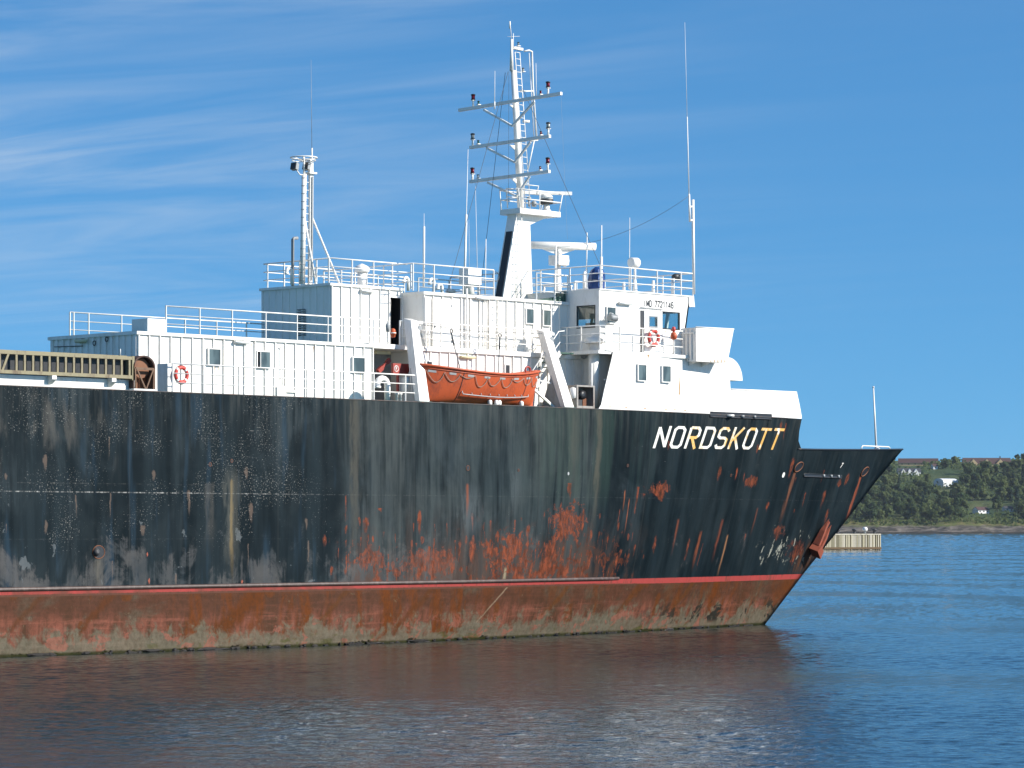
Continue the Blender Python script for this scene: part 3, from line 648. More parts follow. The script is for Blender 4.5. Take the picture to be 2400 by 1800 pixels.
GL = {'N': [([(0, -.07), (0, 1.0)], 0), ([(0.0, 0.98), (W_, 0.02)], 0), ([(W_, 0), (W_, 1.07)], 0)],
      'O': [(rrect(W_, 1, c_), 1)],
      'R': [([(0, -.07), (0, 1.0)], 0), ([(0.0, 1), (W_ - c_, 1), (W_, 1 - c_), (W_, .5 + c_), (W_ - c_, .5), (0.0, .5)], 0), ([(.2, .5), (W_, -.07)], 0)],
      'D': [([(0, 0), (W_ - c_, 0), (W_, c_), (W_, 1 - c_), (W_ - c_, 1), (0, 1)], 1)],
      'S': [([(0, .14), (.1, 0), (W_ - c_, 0), (W_, c_), (W_, .5 - c_ * .6), (W_ - c_, .5), (c_, .5), (0, .5 + c_ * .6), (0, 1 - c_), (c_, 1), (W_ - c_, 1), (W_, .86)], 0)],
      'K': [([(0, -.07), (0, 1.07)], 0), ([(.03, .36), (W_, 1.07)], 0), ([(.17, .53), (W_, -.07)], 0)],
      'T': [([(-.07, 1), (W_ + .07, 1)], 0), ([(W_ / 2, .94), (W_ / 2, -.07)], 0)], '7': [([(0, 1), (W_, 1), (.2, 0)], 0)]}
a, b = SH(1533, 1050), SH(1819, 1054)
adv = (b.x - a.x) / (8 + W_ / 0.86); hh = 1.0
def hull_place(x0, z0, sx, sz, slant, off):
    def f(p):
        x = x0 + p.x * sx + p.y * sz * slant; z = z0 + p.y * sz
        return (x, hull_y(x, z) - off, z)
    return f
for i, ch in enumerate('NORDSKOTT'):
    m = MB(); t = i / 8.0
    x0 = a.x + adv * i; z0 = a.z + (b.z - a.z) * t + 0.06
    for q, (pp, cl_) in enumerate(GL[ch]): ribbon(m, pp, cl_, 0.14, hull_place(x0, z0, adv * 0.86 / 0.86 * 1.12, hh * 0.98, 0.36, 0.010 + 0.002 * q))
    o = m.build('letter', letter_mat('letter_paint_%d' % i, i * 3.7, (-0.03, 0.05, 0.13, 0.12, 0.13, 0.17, 0.18, 0.24, 0.24)[i]), hull); o['label'] = 'letter %s of the name NORDSKOTT' % ch
m = MB(); p = SH(1968, 1096); ribbon(m, GL['7'][0][0], 0, 0.2, hull_place(p.x, p.z, 0.32, 0.24, 0.5, 0.01)); m.build('draught_mark', WHITE, hull)
# flake marks and red survey figures low on the aft plating
rgc = random.Random(9)
for q in ((345, 1300), (349, 1362), (567, 1364)):
    p = SH(*q); m = MB(); n = 9; ctr = len(m.v); pts = []
    for i in range(n): a_ = 2 * math.pi * i / n; x = p.x + .06 * math.cos(a_) * rgc.uniform(.4, 1.2); z = p.z + .13 * math.sin(a_) * rgc.uniform(.4, 1.3); pts.append((x, hull_y(x, z) - .006, z))
    m.prism(pts, (0, -.003, 0)); m.build('red_paint_chip', RUSTRED, hull)
# ------------------------------------------------------------------ shared small pieces
def goose(base, h, r, bend, dirv=(-1, 0), n=10):
    """Goose-neck vent: riser bending over and down."""
    b = Vector(base); d = Vector((dirv[0], dirv[1], 0)).normalized(); pts = [b, b + Vector((0, 0, h - bend))]
    for i in range(1, 9):
        a = math.pi * i / 8; pts.append(b + Vector((0, 0, h - bend)) + d * (bend - bend * math.cos(a)) + Vector((0, 0, bend * math.sin(a))))
    pts.append(pts[-1] + Vector((0, 0, -0.08)))
    m = MB().tube(pts, r, n); e = pts[-1]; m.lathe(e - Vector((0, 0, .05)), [(r * 1.3, 0), (r * 1.3, 0.10)], 12); return m
def mushroom(base, h, r, cap): 
    m = MB().lathe(base, [(r, 0), (r, h - 0.25)], 18); m.lathe(Vector(base) + Vector((0, 0, h - .32)), [(cap * .92, 0), (cap, 0.03), (cap, .20), (cap * .78, .28), (cap * .1, .40)], 20); return m
def railing(pts, h, bars=3, posts=None, spacing=1.8, r=0.027, label=None, gap_bottom=0.0):
    """Guard rail along a polyline of deck points: cap rail > posts, lower rails."""
    pts = [Vector(p) for p in pts]; up = Vector((0, 0, h))
    cap = MB().tube([p + up for p in pts], r * 1.15, 8).build('railing', WHITE, ship)
    pm = MB().box(-.016, .016, -.036, .036, 0, h).mesh('post', WHITE)
    seg = [(a, b, (b - a).length) for a, b in zip(pts, pts[1:])]
    if posts is None:
        posts = [pts[0]]
        for a, b, L in seg:
            q = max(1, round(L / spacing)); posts += [a.lerp(b, (i + 1) / q) for i in range(q)]
    for p in posts: link('post', pm, cap, Vector(p))
    for i in range(1, bars):
        MB().tube([p + up * (i / bars) for p in pts], r * 0.85, 6).build('rail', WHITE, cap)
    return cap
def tube_light(c, L, axis='x', mat=TUBEGL, parent=None, out=-1):
    """Fluorescent bulkhead light on a stand-off bracket; c is the wall point."""
    c = Vector(c); m = MB(); d = Vector((1, 0, 0)) if axis == 'x' else Vector((0, 1, 0)); o_ = Vector((0, out, 0)) if axis == 'x' else Vector((out, 0, 0))
    m.bar(c + o_ * 0.02 - d * L * .25, c + o_ * 0.02 + d * L * .25, 0.04, 0.16)
    m.bar(c + o_ * 0.12 + Vector((0, 0, .04)) - d * L / 2, c + o_ * 0.12 + Vector((0, 0, .04)) + d * L / 2, 0.16, 0.05)
    o = m.build('bulkhead_light', WHITE if mat is TUBEGL else mat, parent or ship)
    p = c + o_ * 0.14; MB().tube([p - d * L * .48, p + d * L * .48], 0.06, 8).build('lamp_cover', mat, o)
    return o
def box_window(px0, py0, px1, py1, Y, depth=0.12, gap=False, surf=None):
    """Window in a deep box frame standing proud of a side wall at Y."""
    a, b = S(px0, py0, Y=Y - depth), S(px1, py1, Y=Y - depth); x0, x1, z1, z0 = a.x, b.x, a.z, b.z; t = 0.045
    m = MB(); y0, y1 = Y - depth, Y + 0.02
    m.box(x0 - t, x0, y0, y1, z0 - t, z1 + t).box(x1, x1 + t, y0, y1, z0 - t, z1 + t).box(x0, x1, y0, y1, z0 - t, z0).box(x0, x1, y0, y1, z1, z1 + t)
    o = m.build('window', WHITE, ship)
    if gap:
        MB().box(x0, x0 + .16, y0 + 0.09, y0 + 0.10, z0, z1).build('opening', BLACK, o); MB().box(x0 + .18, x1, y0 + 0.012, y0 + 0.03, z0, z1).build('pane', PANE, o); MB().box(x0 + .16, x0 + .185, y0 - 0.01, y0 + 0.03, z0, z1).build('sash', WHITE, o)
    else: MB().box(x0, x1, y0 + 0.03, y0 + 0.05, z0, z1).build('pane', PANE, o)
    return o
def ribbed(m, axis, plane, u0, u1, z0, z1, pitch, out, wd=0.055, dp=0.065, skip=()):
    """Vertical stiffeners on a wall face; out = direction the face looks."""
    n = max(1, round((u1 - u0) / pitch)); d = (u1 - u0) / n
    for i in range(n + 1):
        u = min(max(u0 + i * d, u0 + wd / 2), u1 - wd / 2)
        if any(a < u < b for a, b in skip): continue
        a, b = sorted((plane, plane + out * dp))
        if axis == 'Y': m.box(u - wd / 2, u + wd / 2, a, b, z0, z1)
        else: m.box(a, b, u - wd / 2, u + wd / 2, z0, z1)

# ------------------------------------------------------------------ lower deckhouse (aft part)
YL, YT, YW = 2.0, 4.1, 0.6
YM = SY(1331, S(1404, 676, Y=YW).x)
xa = S(322, 776, Y=YL).x; ZL = S(322, 776, Y=YL).z; xb = SX(875, YL); yfar = SY(119, xa)
m = MB().box(xa, xb, YL, yfar, 10.9, ZL - 0.14)
ribbed(m, 'Y', YL, xa + 0.02, xb - 0.03, 10.92, ZL - 0.14, 0.60, -1)
ribbed(m, 'X', xa, YL + 0.04, yfar - 0.04, 10.92, ZL - 0.14, 0.44, -1, 0.16, 0.05)
lower = m.build('lower_deckhouse', WHITE, ship)
MB().box(xa - 0.10, xb + 0.02, YL - 0.10, yfar + 0.10, ZL - 0.14, ZL).build('roof', WHITE, lower)
MB().box(xa - 0.04, xb, YL - 0.04, yfar + .04, ZL + 0.002, ZL + 0.012).build('roof_paint', GREEN, lower)
box_window(490.7, 818, 516.7, 855, YL); box_window(604, 824, 633, 862, YL, gap=True); box_window(829, 838, 855, 872, YL)
tube_light(S(563, 803, Y=YL), 0.85)
m = MB(); p = S(662, 815, Y=YL - .1); m.tube([p, (p.x, p.y, 10.9)], 0.03, 6); m.tube([p + Vector((-.14, 0, .02)), p + Vector((0, 0, .02))], 0.03, 6); m.build('downpipe', WHITE, ship)
m = MB(); p = S(650, 905, Y=YL - .14); m.box(p.x, p.x + 0.5, p.y, p.y + .1, 10.95, p.z).box(p.x + .5, p.x + 1.2, p.y + .04, p.y + .1, p.z - .25, p.z - .15); m.build('wall_cabinet', WHITE, ship)
# aft wall fittings
xw = xa - 0.06
p = S(193, 800, X=xw - .05); tube_light((xa - .05, p.y, p.z), 0.8, 'y', YELLOWED)
m = MB(); a, b = S(127, 813, X=xw), S(194, 811, X=xw); m.tube([a, b], 0.02, 6); m.build('wall_pipe', DARK, ship)
for q in ((221, 804), (250, 795)):
    p = S(*q, X=xw); MB().torus(p, 0.10, 0.02, 'X', 16, 6).build('cable_ring', DARK, ship)
# aft hull-top coaming, white strip below the stowed gangway
xg = SX(302, 0.8)
MB().box(-30, xg, 0.42, 0.52, 10.92, S(150, 884, Y=.42).z).build('side_coaming', WHITE, ship)

# ------------------------------------------------------------------ tall house on the deckhouse roof
xt = S(775, 663, Y=YT).x; ZT = S(775, 663, Y=YT).z; xt2 = SX(944, YT); ytf = SY(613, xt)
d0, d1 = SX(914, YT), SX(941, YT); dz1 = S(914, 697, Y=YT).z
m = MB(); m.wall('Y', YT, 0.08, xt, xt2, ZL, ZT - .12, [(d0, d1, ZL + 0.05, dz1)]); m.box(xt, xt + .08, YT + .08, ytf, ZL, ZT - .12).box(xt, xt2, ytf - .08, ytf, ZL, ZT - .12)
ribbed(m, 'Y', YT, xt + .02, d0 - .05, ZL, ZT - .12, 0.60, -1); ribbed(m, 'X', xt, YT + .03, ytf - .03, ZL, ZT - .12, 0.50, -1, 0.10, 0.035)
tall = m.build('upper_deckhouse', WHITE, ship)
MB().box(xt - .10, xt2, YT - .10, ytf + .06, ZT - .12, ZT).build('roof', WHITE, tall)
MB().box(xt + .3, xt2, YT + 2.6, YT + 2.66, ZL, ZT - .14).build('doorway_shade_back', BLACK, tall)  # black sheet inside; its colour stands in for the shade of the room
MB().box(xt + .1, xt2, YT + .1, YT + 2.6, ZL + .013, ZL + .03).build('doorway_shade_floor', BLACK, tall)  # floor coloured black so the doorway stays dark in the sun
o = MB().wall('Y', YT - .03, 0.03, d0 - .07, d1 + .07, ZL + .02, dz1 + .07, [(d0, d1, ZL + .05, dz1)]).build('doorway', WHITE_RUST, ship)
MB().box(d0 + 0.1, d0 + 0.18, YT + .1, YT + .85, ZL + .05, dz1 - .05).build('door_leaf', DARK, o)
m = MB()
a, b = S(697, 727, X=xt - .04), S(716, 785, X=xt - .04)
for i in range(12):
    z = b.z + (a.z - b.z) * i / 11; m.obox((xt - .04, (a.y + b.y) / 2, z), (0.05, 0, -.03), (0, (a.y - b.y) / 2, 0), (0.004, 0, .006))
m.box(xt - .045, xt - .03, b.y, b.y + .02, b.z, a.z).build('louvre', GREY, ship)
tube_light(S(858, 683, Y=YT), 0.85)
p = S(955 - 36, 775, Y=YT - .3)
# ------------------------------------------------------------------ middle house
xm = S(991, 683, Y=YM).x; ZM = S(991, 683, Y=YM).z; xw0 = S(1404, 676, Y=YW).x; xm2 = xw0 + 0.05
m = MB().box(xm, xm2, YM, 2 * YC - YM, ZL, ZM - .14)
ribbed(m, 'Y', YM, xm + .02, xm2 - .05, ZL, ZM - .14, 0.60, -1)
mid = m.build('middle_deckhouse', WHITE, ship)
MB().box(xm - .05, xm2 - .06, YM - .12, 2 * YC - YM + .1, ZM - .14, ZM).build('roof', WHITE, mid)
MB().box(xm, xm2 - .1, YM + .3, 2 * YC - YM, ZM + .002, ZM + .012).build('roof_paint', GREEN, mid)
box_window(1235, 724, 1251, 758, YM); box_window(1275, 727, 1291, 763, YM)
tube_light(S(1127, 700, Y=YM), 0.95)
MB().box(xm - .06, xm - .02, YT + .09, YT + 2.59, ZL + .04, ZT - .16).build('doorway_shade_end', BLACK, tall)  # added black wall hiding the white house end, keeps the doorway dark
# door of the middle house and its frame
a, b = S(1011, 700, Y=YM), S(1055, 815, Y=YM)
o = MB().box(a.x, b.x, YM - .10, YM - .04, ZL + .06, a.z).build('door', WHITE, ship)
MB().box(a.x + .1, a.x + .14, YM - .16, YM - .10, ZL + 1.0, ZL + 1.12).build('handle', GREY, o)
for zz_ in (ZL + .35, a.z - .35): MB().box(b.x - .03, b.x + .05, YM - .12, YM - .10, zz_, zz_ + .12).build('hinge', GREY, o)
# pipes, ladder on the middle house
def wall_pipe(px, py0, py1, Y, r, mat=WHITE, name='wall_pipe'):
    a = S(px, py0, Y=Y); b = S(px, py1, Y=Y); return MB().tube([a, (a.x, a.y, b.z)], r, 8).build(name, mat, ship)
wall_pipe(1094, 676, 818, YM - .12, 0.055, WHITE_RUST)
for q in (997, 1003, 1009, 1136, 1141, 1146): wall_pipe(q, 696, 818, YM - .09, 0.03)
def ladder(p0, p1, wv, step=0.30, r=0.02, mat=WHITE, name='ladder'):
    p0, p1, wv = Vector(p0), Vector(p1), Vector(wv); m = MB().tube([p0, p1], r, 6).tube([p0 + wv, p1 + wv], r, 6)
    o = m.build(name, mat, ship); n = int((p1 - p0).length / step); rm = MB().tube([(0, 0, 0), wv], r * .8, 6).mesh('rung', mat)
    for i in range(1, n): link('rung', rm, o, p0.lerp(p1, i / n))
    return o
a, b = S(1162, 700, Y=YM - .16), S(1162, 822, Y=YM - .16); ladder((a.x, a.y, b.z), a, (0.42, 0, 0))
# wiring pipe with a dark trunk running over the wall (sun side of the door)
m = MB(); a, b = S(1055, 678, Y=YM - .2), S(1033, 710, Y=YM - .10); c = S(1031, 812, Y=YM - .10)
# ------------------------------------------------------------------ lower deckhouse, forward part below the middle house
xl1 = SX(985, YL + .1); xl2 = xw0 + .4; ZF = S(1017, 817, Y=YL).z
m = MB().box(xl1, xl2, YL + .1, yfar - .1, 10.9, ZL - .16); ribbed(m, 'Y', YL + .1, xl1 + .02, xl2, 10.92, ZL - .16, 0.62, -1)
low2 = m.build('lower_deckhouse', WHITE, ship)
MB().box(xb - .3, xl2 - .1, YL - .02, yfar, ZL - .155, ZL + .06).build('deck_edge', WHITE, low2)
MB().box(xb - .06, xl1 + .2, YL + 2.1, YL + 2.2, 10.9, ZL - .17).build('recess_wall', GREY, low2)
MB().box(xb + .003, xl1 + .3, YL + .2, YL + 2.05, 10.905, 10.93).build('recess_floor', GREEN, low2)
tube_light(S(1092, 838, Y=YL + .1), 0.95, 'x', YELLOWED)
p = S(898, 836, Y=YL + 1.2); MB().box(p.x - .5, p.x + .4, p.y - .1, p.y + .1, ZL - .33, ZL - .18).build('ceiling_light', YELLOWED, ship)
# red crane strut and fire station plate in the recess
a, b = S(886, 871, Y=YL + .3), S(913, 843, Y=YL + .3)
m = MB().bar(a, b, .10, .12); m.bar(a, a.lerp(b, .35), .16, .2).bar(a.lerp(b, .75), b, .15, .18); m.build('red_strut', REDSIGN, ship)
a, b = S(921, 851, Y=YL - .5), S(968, 878, Y=YL - .5)
fb = tag(MB().box(a.x, b.x, YL - .52, YL - .38, b.z, a.z).build('fire_hose_box', REDSIGN), 'red fire hose box with white ring emblem behind the aft davit', 'box')
c = S(929, 864, Y=YL - .525); MB().torus(c, 0.13, 0.018, 'Y', 20, 6).build('ring_emblem', WHITE, fb)
m = MB(); m.box(c.x - .04, c.x - .015, c.y - .01, c.y, c.z - .07, c.z + .08).box(c.x - .014, c.x + .05, c.y - .01, c.y, c.z + .055, c.z + .08).box(c.x - .014, c.x + .035, c.y - .01, c.y, c.z, c.z + .025); m.build('letter', WHITE, fb)
MB().box(a.x + .3, a.x + .4, YL - .5, YL - .4, 10.9, b.z - .002).build('stand', REDSIGN, fb)
# dark doorways behind the lifeboat
for q0, q1, q2, q3 in ((999, 845, 1014, 862), (1184, 853, 1196, 880)):
    a, b = S(q0, q1, Y=YL), S(q2, q3, Y=YL); o = MB().box(a.x, b.x, YL + .0, YL + .09, b.z - .3, a.z).build('window', WHITE, ship); MB().box(a.x + .05, b.x - .05, YL - .012, YL - .002, b.z - .25, a.z - .05).build('pane', BLACK, o)

# ------------------------------------------------------------------ wheelhouse block
ZW = S(1404, 676, Y=YW).z; xw1 = SX(1606, YW); ywf = 2 * YC - YW; ZB = S(1438, 822, Y=0).z     # roof, front foot, port side, bridge deck
xtop = S(1616, 705, Y=YW).x
aft_w = [S(1353, 719, X=xw0), S(1394, 766, X=xw0)]
hol_aft = [(aft_w[1].y, aft_w[0].y, aft_w[1].z, aft_w[0].z)]
yv = aft_w[0].y + 1.0
for i in range(3): hol_aft.append((yv, yv + 1.1, aft_w[1].z, aft_w[0].z)); yv += 1.6
sw0, sw1 = S(1552, 731, Y=YW), S(1592, 772, Y=YW); dr0, dr1 = S(1519, 741.5, Y=YW), S(1538, 767, Y=YW); sm0, sm1 = S(1426, 722, Y=YW), S(1443, 757, Y=YW)
hol_side = [(sw0.x, sw1.x, sw1.z, sw0.z), (dr0.x, dr1.x, dr1.z, dr0.z)]
m = MB(); m.wall('Y', YW, 0.10, xw0, xw1, ZB, ZW - .02, hol_side); m.wall('Y', ywf - .1, 0.10, xw0, xw1, ZB, ZW - .02, [(xw0 + 1 + 2.2 * i, xw0 + 2.6 + 2.2 * i, ZB + 1.15, ZB + 2.2) for i in range(4)])
m.wall('X', xw0, 0.10, YW + .1, ywf - .1, ZB, ZW - .02, hol_aft)
# front wall: top leans forward, row of windows
fz0, fz1 = sw1.z - .1, sw0.z + .05
def fx(z): return xw1 + (xtop - xw1) * (z - ZB - 1.1) / max(.1, (ZW - .35 - ZB - 1.1)) if z > ZB + 1.1 else xw1
def fslab(y0, y1, z0, z1):
    m.prism([(fx(z0) - .10, y0, z0), (fx(z0), y0, z0), (fx(z1), y0, z1), (fx(z1) - .10, y0, z1)], (0, y1 - y0, 0))
fslab(YW, ywf, ZB, fz0); fslab(YW, ywf, fz1, ZW - .02)
nwin = 8; pw = (ywf - YW) / nwin
for i in range(nwin + 1): yy = YW + pw * i; fslab(max(YW, yy - .09), min(ywf, yy + .09), fz0, fz1)
for sgn, yy in ((0, YW), (1, ywf - .1)):  # triangular cheeks between the upright side wall and the leaning front
    m.prism([(xw1, yy, ZB + 1.1), (fx(ZW - .02), yy, ZW - .02), (xw1, yy, ZW - .02)], (0, .10, 0))
wheel = m.build('wheelhouse', WHITE, ship)
for i in range(nwin):
    y0, y1 = YW + pw * i + .09, YW + pw * (i + 1) - .09
    MB().prism([(fx(fz0) - .055, y0, fz0), (fx(fz0) - .045, y0, fz0), (fx(fz1) - .045, y0, fz1), (fx(fz1) - .055, y0, fz1)], (0, y1 - y0, 0)).build('front_pane', GLASS, wheel)
roofx = S(1627, 692, Y=YW - .05).x
MB().box(xw0 + .12, xw1 - .12, YW + .12, ywf - .12, ZB + .01, ZB + .05).build('wheelhouse_floor', INTER, wheel)
MB().box(xw0 + .12, xw1 - .12, YW + .12, ywf - .12, ZW - .28, ZW - .24).build('ceiling', INTER, wheel)
MB().prism([(roofx + .06, YW - .05, ZW - .55), (roofx - .02, YW - .05, ZW), (xw0 - .02, YW - .05, ZW), (xw0 - .02, YW - .05, ZW - .06), (fx(ZW - .6) - .05, YW - .05, ZW - .06), (fx(ZW - .6) - .02, YW - .05, ZW - .55)], (0, ywf - YW + .1, 0)).build('roof', WHITE, wheel)
MB().box(xw1 - 1.6, xw1 - .7, YW + 1.2, ywf - 2, ZB + .06, ZB + 1.15).build('helm_console', DARK, wheel)
MB().box(xw0 + 3.5, xw0 + 4.3, YW + 3.5, YW + 4.2, ZB + .06, ZB + 1.7).build('chart_cabinet', INTER, wheel)
def framed(axis, plane, u0, u1, z0, z1, mat=BLACK, t=.035, out=-1, name='window'):
    m = MB(); a = plane + out * .02
    m.wall(axis, min(a, plane + .03 * -out), .05, u0 - t, u1 + t, z0 - t, z1 + t, [(u0 + .01, u1 - .01, z0 + .01, z1 - .01)])
    o = m.build(name, mat, ship); g = MB(); g.wall(axis, plane + .045, .008, u0 + .002, u1 - .002, z0 + .002, z1 - .002); g.build('pane', GLASS, o); return o
framed('Y', YW, sw0.x, sw1.x, sw1.z, sw0.z); framed('X', xw0, hol_aft[0][0], hol_aft[0][1], hol_aft[0][2], hol_aft[0][3])
for h in hol_aft[1:]: framed('X', xw0, *h)
# door with its own small window, open seam dark on the aft side
a, b = S(1508, 727, Y=YW), S(1550, 826, Y=YW)
o = MB().wall('Y', YW - .07, .055, a.x, b.x, ZB + .05, a.z, [(dr0.x, dr1.x, dr1.z, dr0.z)]).build('door', WHITE, ship)
MB().wall('Y', YW - .05, .01, dr0.x + .004, dr1.x - .004, dr1.z + .004, dr0.z - .004).build('pane', GLASS, o); MB().wall('Y', YW - .085, .013, dr0.x - .04, dr1.x + .04, dr1.z - .04, dr0.z + .04, [(dr0.x + .02, dr1.x - .02, dr1.z + .02, dr0.z - .02)]).build('pane_frame', GREY, o)
MB().box(a.x - .22, a.x - .03, YW - .03, YW - .004, ZB + .05, a.z - .02).build('door_track', DARK, o)
MB().tube([(a.x - .3, YW - .06, a.z + .12), (b.x + .05, YW - .06, a.z + .10)], 0.02, 6).build('drip_rail', GREY, o)
box_window(1424, 720, 1443, 757, YW, .10)
# IMO number
GL.update({'I': [([(.28, 0), (.28, 1)], 0)], 'M': [([(0, 0), (0, 1)], 0), ([(0, 1), (W_ * .55, .25), (W_ * 1.1, 1)], 0), ([(W_ * 1.1, 0), (W_ * 1.1, 1)], 0)],
           '2': [([(0, .8), (.1, .97), (.4, .97), (W_, .8), (W_, .62), (0, .05), (W_, .05)], 0)], '1': [([(.08, .78), (.30, .98), (.30, 0)], 0)], '4': [([(.42, 0), (.42, .97), (0, .28), (W_, .28)], 0)],
           '6': [([(W_, .88), (.42, .98), (.14, .98), (0, .8), (0, .18), (.14, .03), (.42, .03), (W_, .18), (W_, .42), (.42, .56), (.14, .56), (0, .45)], 0)]})
a, b = S(1509, 716.5, Y=YW), S(1578, 719.5, Y=YW); txt = 'IMO 7721146'; adv_ = (b.x - a.x) / (len(txt) - .25)
numb = None
for i, ch in enumerate(txt):
    if ch == ' ': continue
    m = MB()
    for q, (pp, cl_) in enumerate(GL[ch]): ribbon(m, pp, cl_, .22, lambda p, i=i, q=q: (a.x + adv_ * i + p.x * adv_ * 1.25, YW - .006 - .002 * q, a.z - .02 + p.y * .29), 9)
    o = m.build('number_character', BLACK, wheel); o['label'] = 'character %s of the number IMO 7721146' % ch
tube_light(S(1462, 712, Y=YW), 0.95)
# searchlight beside the small window
p = S(1437, 745, Y=YW - .42); m = MB().lathe(p, [(0.0, -.26), (.10, -.24), (.16, -.12), (.17, .16), (.19, .2)], 16, 'X')
sl_o = m.build('searchlight', GREY, ship); m = MB().tube([p + Vector((0, .4, .0)), p + Vector((0, .2, .25)), p + Vector((0, 0, .2))], .025, 6).tube([p + Vector((0, .4, -.3)), p + Vector((.1, .1, -.34)), p + Vector((.1, 0, -.1))], .02, 6); m.build('bracket', WHITE, sl_o)
MB().lathe(p, [(.165, -.255), (.165, -.265)], 14, 'X').build('lens', LAMPGLS, sl_o)
# bridge deck slab and lower storey aft bulkhead
xbk = SX(1421, 0.25)
MB().box(xw0 - .55, xw1 + .1, 0.12, 2 * YC - .12, ZB - .16, ZB + .003).build('bridge_deck', WHITE, ship)
m = MB().box(xbk + .25, xw1 + 1.0, 0.9, 2 * YC - .9, 10.9, ZB - .165); blk = m.build('forward_deckhouse', WHITE, ship)
a, b = S(1311, 855, X=xbk + .25), S(1324, 892, X=xbk + .25)
o = MB().wall('X', xbk + .20, .05, b.y - .08, a.y + .08, 10.95, a.z + .08, [(b.y, a.y, 11.15, a.z)]).build('doorway', DARK, ship); MB().box(xbk + .235, xbk + .248, b.y, a.y, 11.15, a.z).build('door_leaf', GREY, o)
tube_light((xbk + .25, SY(1363, xbk + .2), S(1363, 838, X=xbk + .2).z), 0.75, 'y', GREY)
p = S(1270, 880, X=xbk + .2)
# ---- white side plating rising from the sheer, curved with the hull
def plating(name, outline, mat, th=.03, both=True, parent=ship):
    """outline: list of (x, z) around the plate; meshed on columns following the hull side."""
    objs = None
    xs_ = sorted({p[0] for p in outline}); x0, x1 = xs_[0], xs_[-1]; n = max(2, int((x1 - x0) / .25)); cols = sorted(set([x0 + (x1 - x0) * i / n for i in range(n + 1)] + xs_))
    def span(x):
        zs = []
        for (ax, az), (bx, bz) in zip(outline, outline[1:] + outline[:1]):
            if abs(ax - bx) < 1e-9:
                if abs(ax - x) < 1e-9: zs += [az, bz]
            elif min(ax, bx) - 1e-9 <= x <= max(ax, bx) + 1e-9: zs.append(az + (bz - az) * (x - ax) / (bx - ax))
        return min(zs), max(zs)
    for side in (1, 0):
        m = MB()
        for xa_, xb_ in zip(cols, cols[1:]):
            e = 1e-5; (l0, h0), (l1, h1) = span(xa_ + e), span(xb_ - e)
            b = len(m.v)
            for x, z in ((xa_, l0), (xb_, l1), (xb_, h1), (xa_, h0)):
                y = hull_y(x, 11)
                for t in (0, th): yy = y + t; m.v.append((x, 2 * YC - yy if side else yy, z))
            m.face([b, b + 2, b + 4, b + 6]); m.face([b + 1, b + 7, b + 5, b + 3]); m.face([b + 6, b + 4, b + 5, b + 7]); m.face([b, b + 1, b + 3, b + 2])
            if xa_ == cols[0]: m.face([b, b + 6, b + 7, b + 1])
            if xb_ == cols[-1]: m.face([b + 2, b + 3, b + 5, b + 4])
        objs = m.build(name, mat, parent)
    return objs
zb_ = 10.965
def hp(px, py): p = SH(px, py); return (p.x, p.z)
pl = [hp(1403, 958), hp(1409, 948), hp(1415, 920), hp(1438, 822), hp(1587, 831), hp(1640, 838), hp(1708, 842), hp(1712, 912), hp(1800, 917), hp(1868, 920), hp(1874, 948), hp(1878, 975)]
ol = [(pl[0][0], zb_)] + pl[1:-1] + [(STEPX - .03, pl[-1][1]), (STEPX - .03, zb_)]
plate = plating('side_plating', ol, WHITE)
m = MB(); c = [hp(1713, 914), hp(1800, 918), hp(1867, 921)]; q = [Vector((x, hull_y(x, 11) + .015, z + .03)) for x, z in c]
m.tube(q, 0.05, 8); m.build('bulwark_rail', WHITE, plate)
# bulwark closes across the ship ahead of the house
x_, z_ = STEPX - .45, pl[-2][1]
MB().box(x_ - .06, x_, hull_y(x_, 11) + .03, 2 * YC - hull_y(x_, 11) - .03, 10.94, z_ - .1).build('breast_bulwark', WHITE, ship)
RUSTRUN = worn('rust_run', (0.34, 0.19, 0.07), (0.62, 0.50, 0.34), 0.8, 4, 0.7)
def stain(px, py0, py1, w0, w1):
    a, b = SH(px, py0), SH(px - 1, py1); m = MB(); n = 6
    for i in range(n):
        t0, t1 = i / n, (i + 1) / n; P = []
        for t, sgn in ((t0, -1), (t0, 1), (t1, 1), (t1, -1)):
            ww = (w0 + (w1 - w0) * t) * (0.75 + .25 * math.sin(9 * t + px)); x = a.x + (b.x - a.x) * t + sgn * ww / 2; z = a.z + (b.z - a.z) * t; P.append((x, hull_y(x, 11) - .004, z))
        m.face(list(range(len(m.v), len(m.v) + 4))); m.v += P
    m.build('rust_run', RUSTRUN, plate)
stain(1593, 884, 925, .06, .20); stain(1520, 831, 838, .22, .10)
for q in (1430, 1468, 1512, 1561, 1582, 1606, 1640): stain(q, 951 + (q - 1400) * .045, 953.5 + (q - 1400) * .045, .10, .35)
def plate_window(px0, py0, px1, py1):
    a, b = SH(px0, py0), SH(px1, py1); y = min(hull_y(a.x, 11), hull_y(b.x, 11)); box_window(px0, py0, px1, py1, y + .02, .14)
plate_window(1497, 855, 1515, 892); plate_window(1554, 858, 1572, 895)
# side house wall ahead of the plating top: front of the house below the bridge
xf = SH(1712, 900).x
m = MB().box(xw1 + 1.01, xf + .0, hull_y(xf, 11) + .06, 2 * YC - hull_y(xf, 11) - .06, 10.93, S(1710, 842, Y=hull_y(xf, 11)).z); m.build('house_front', WHITE, ship)
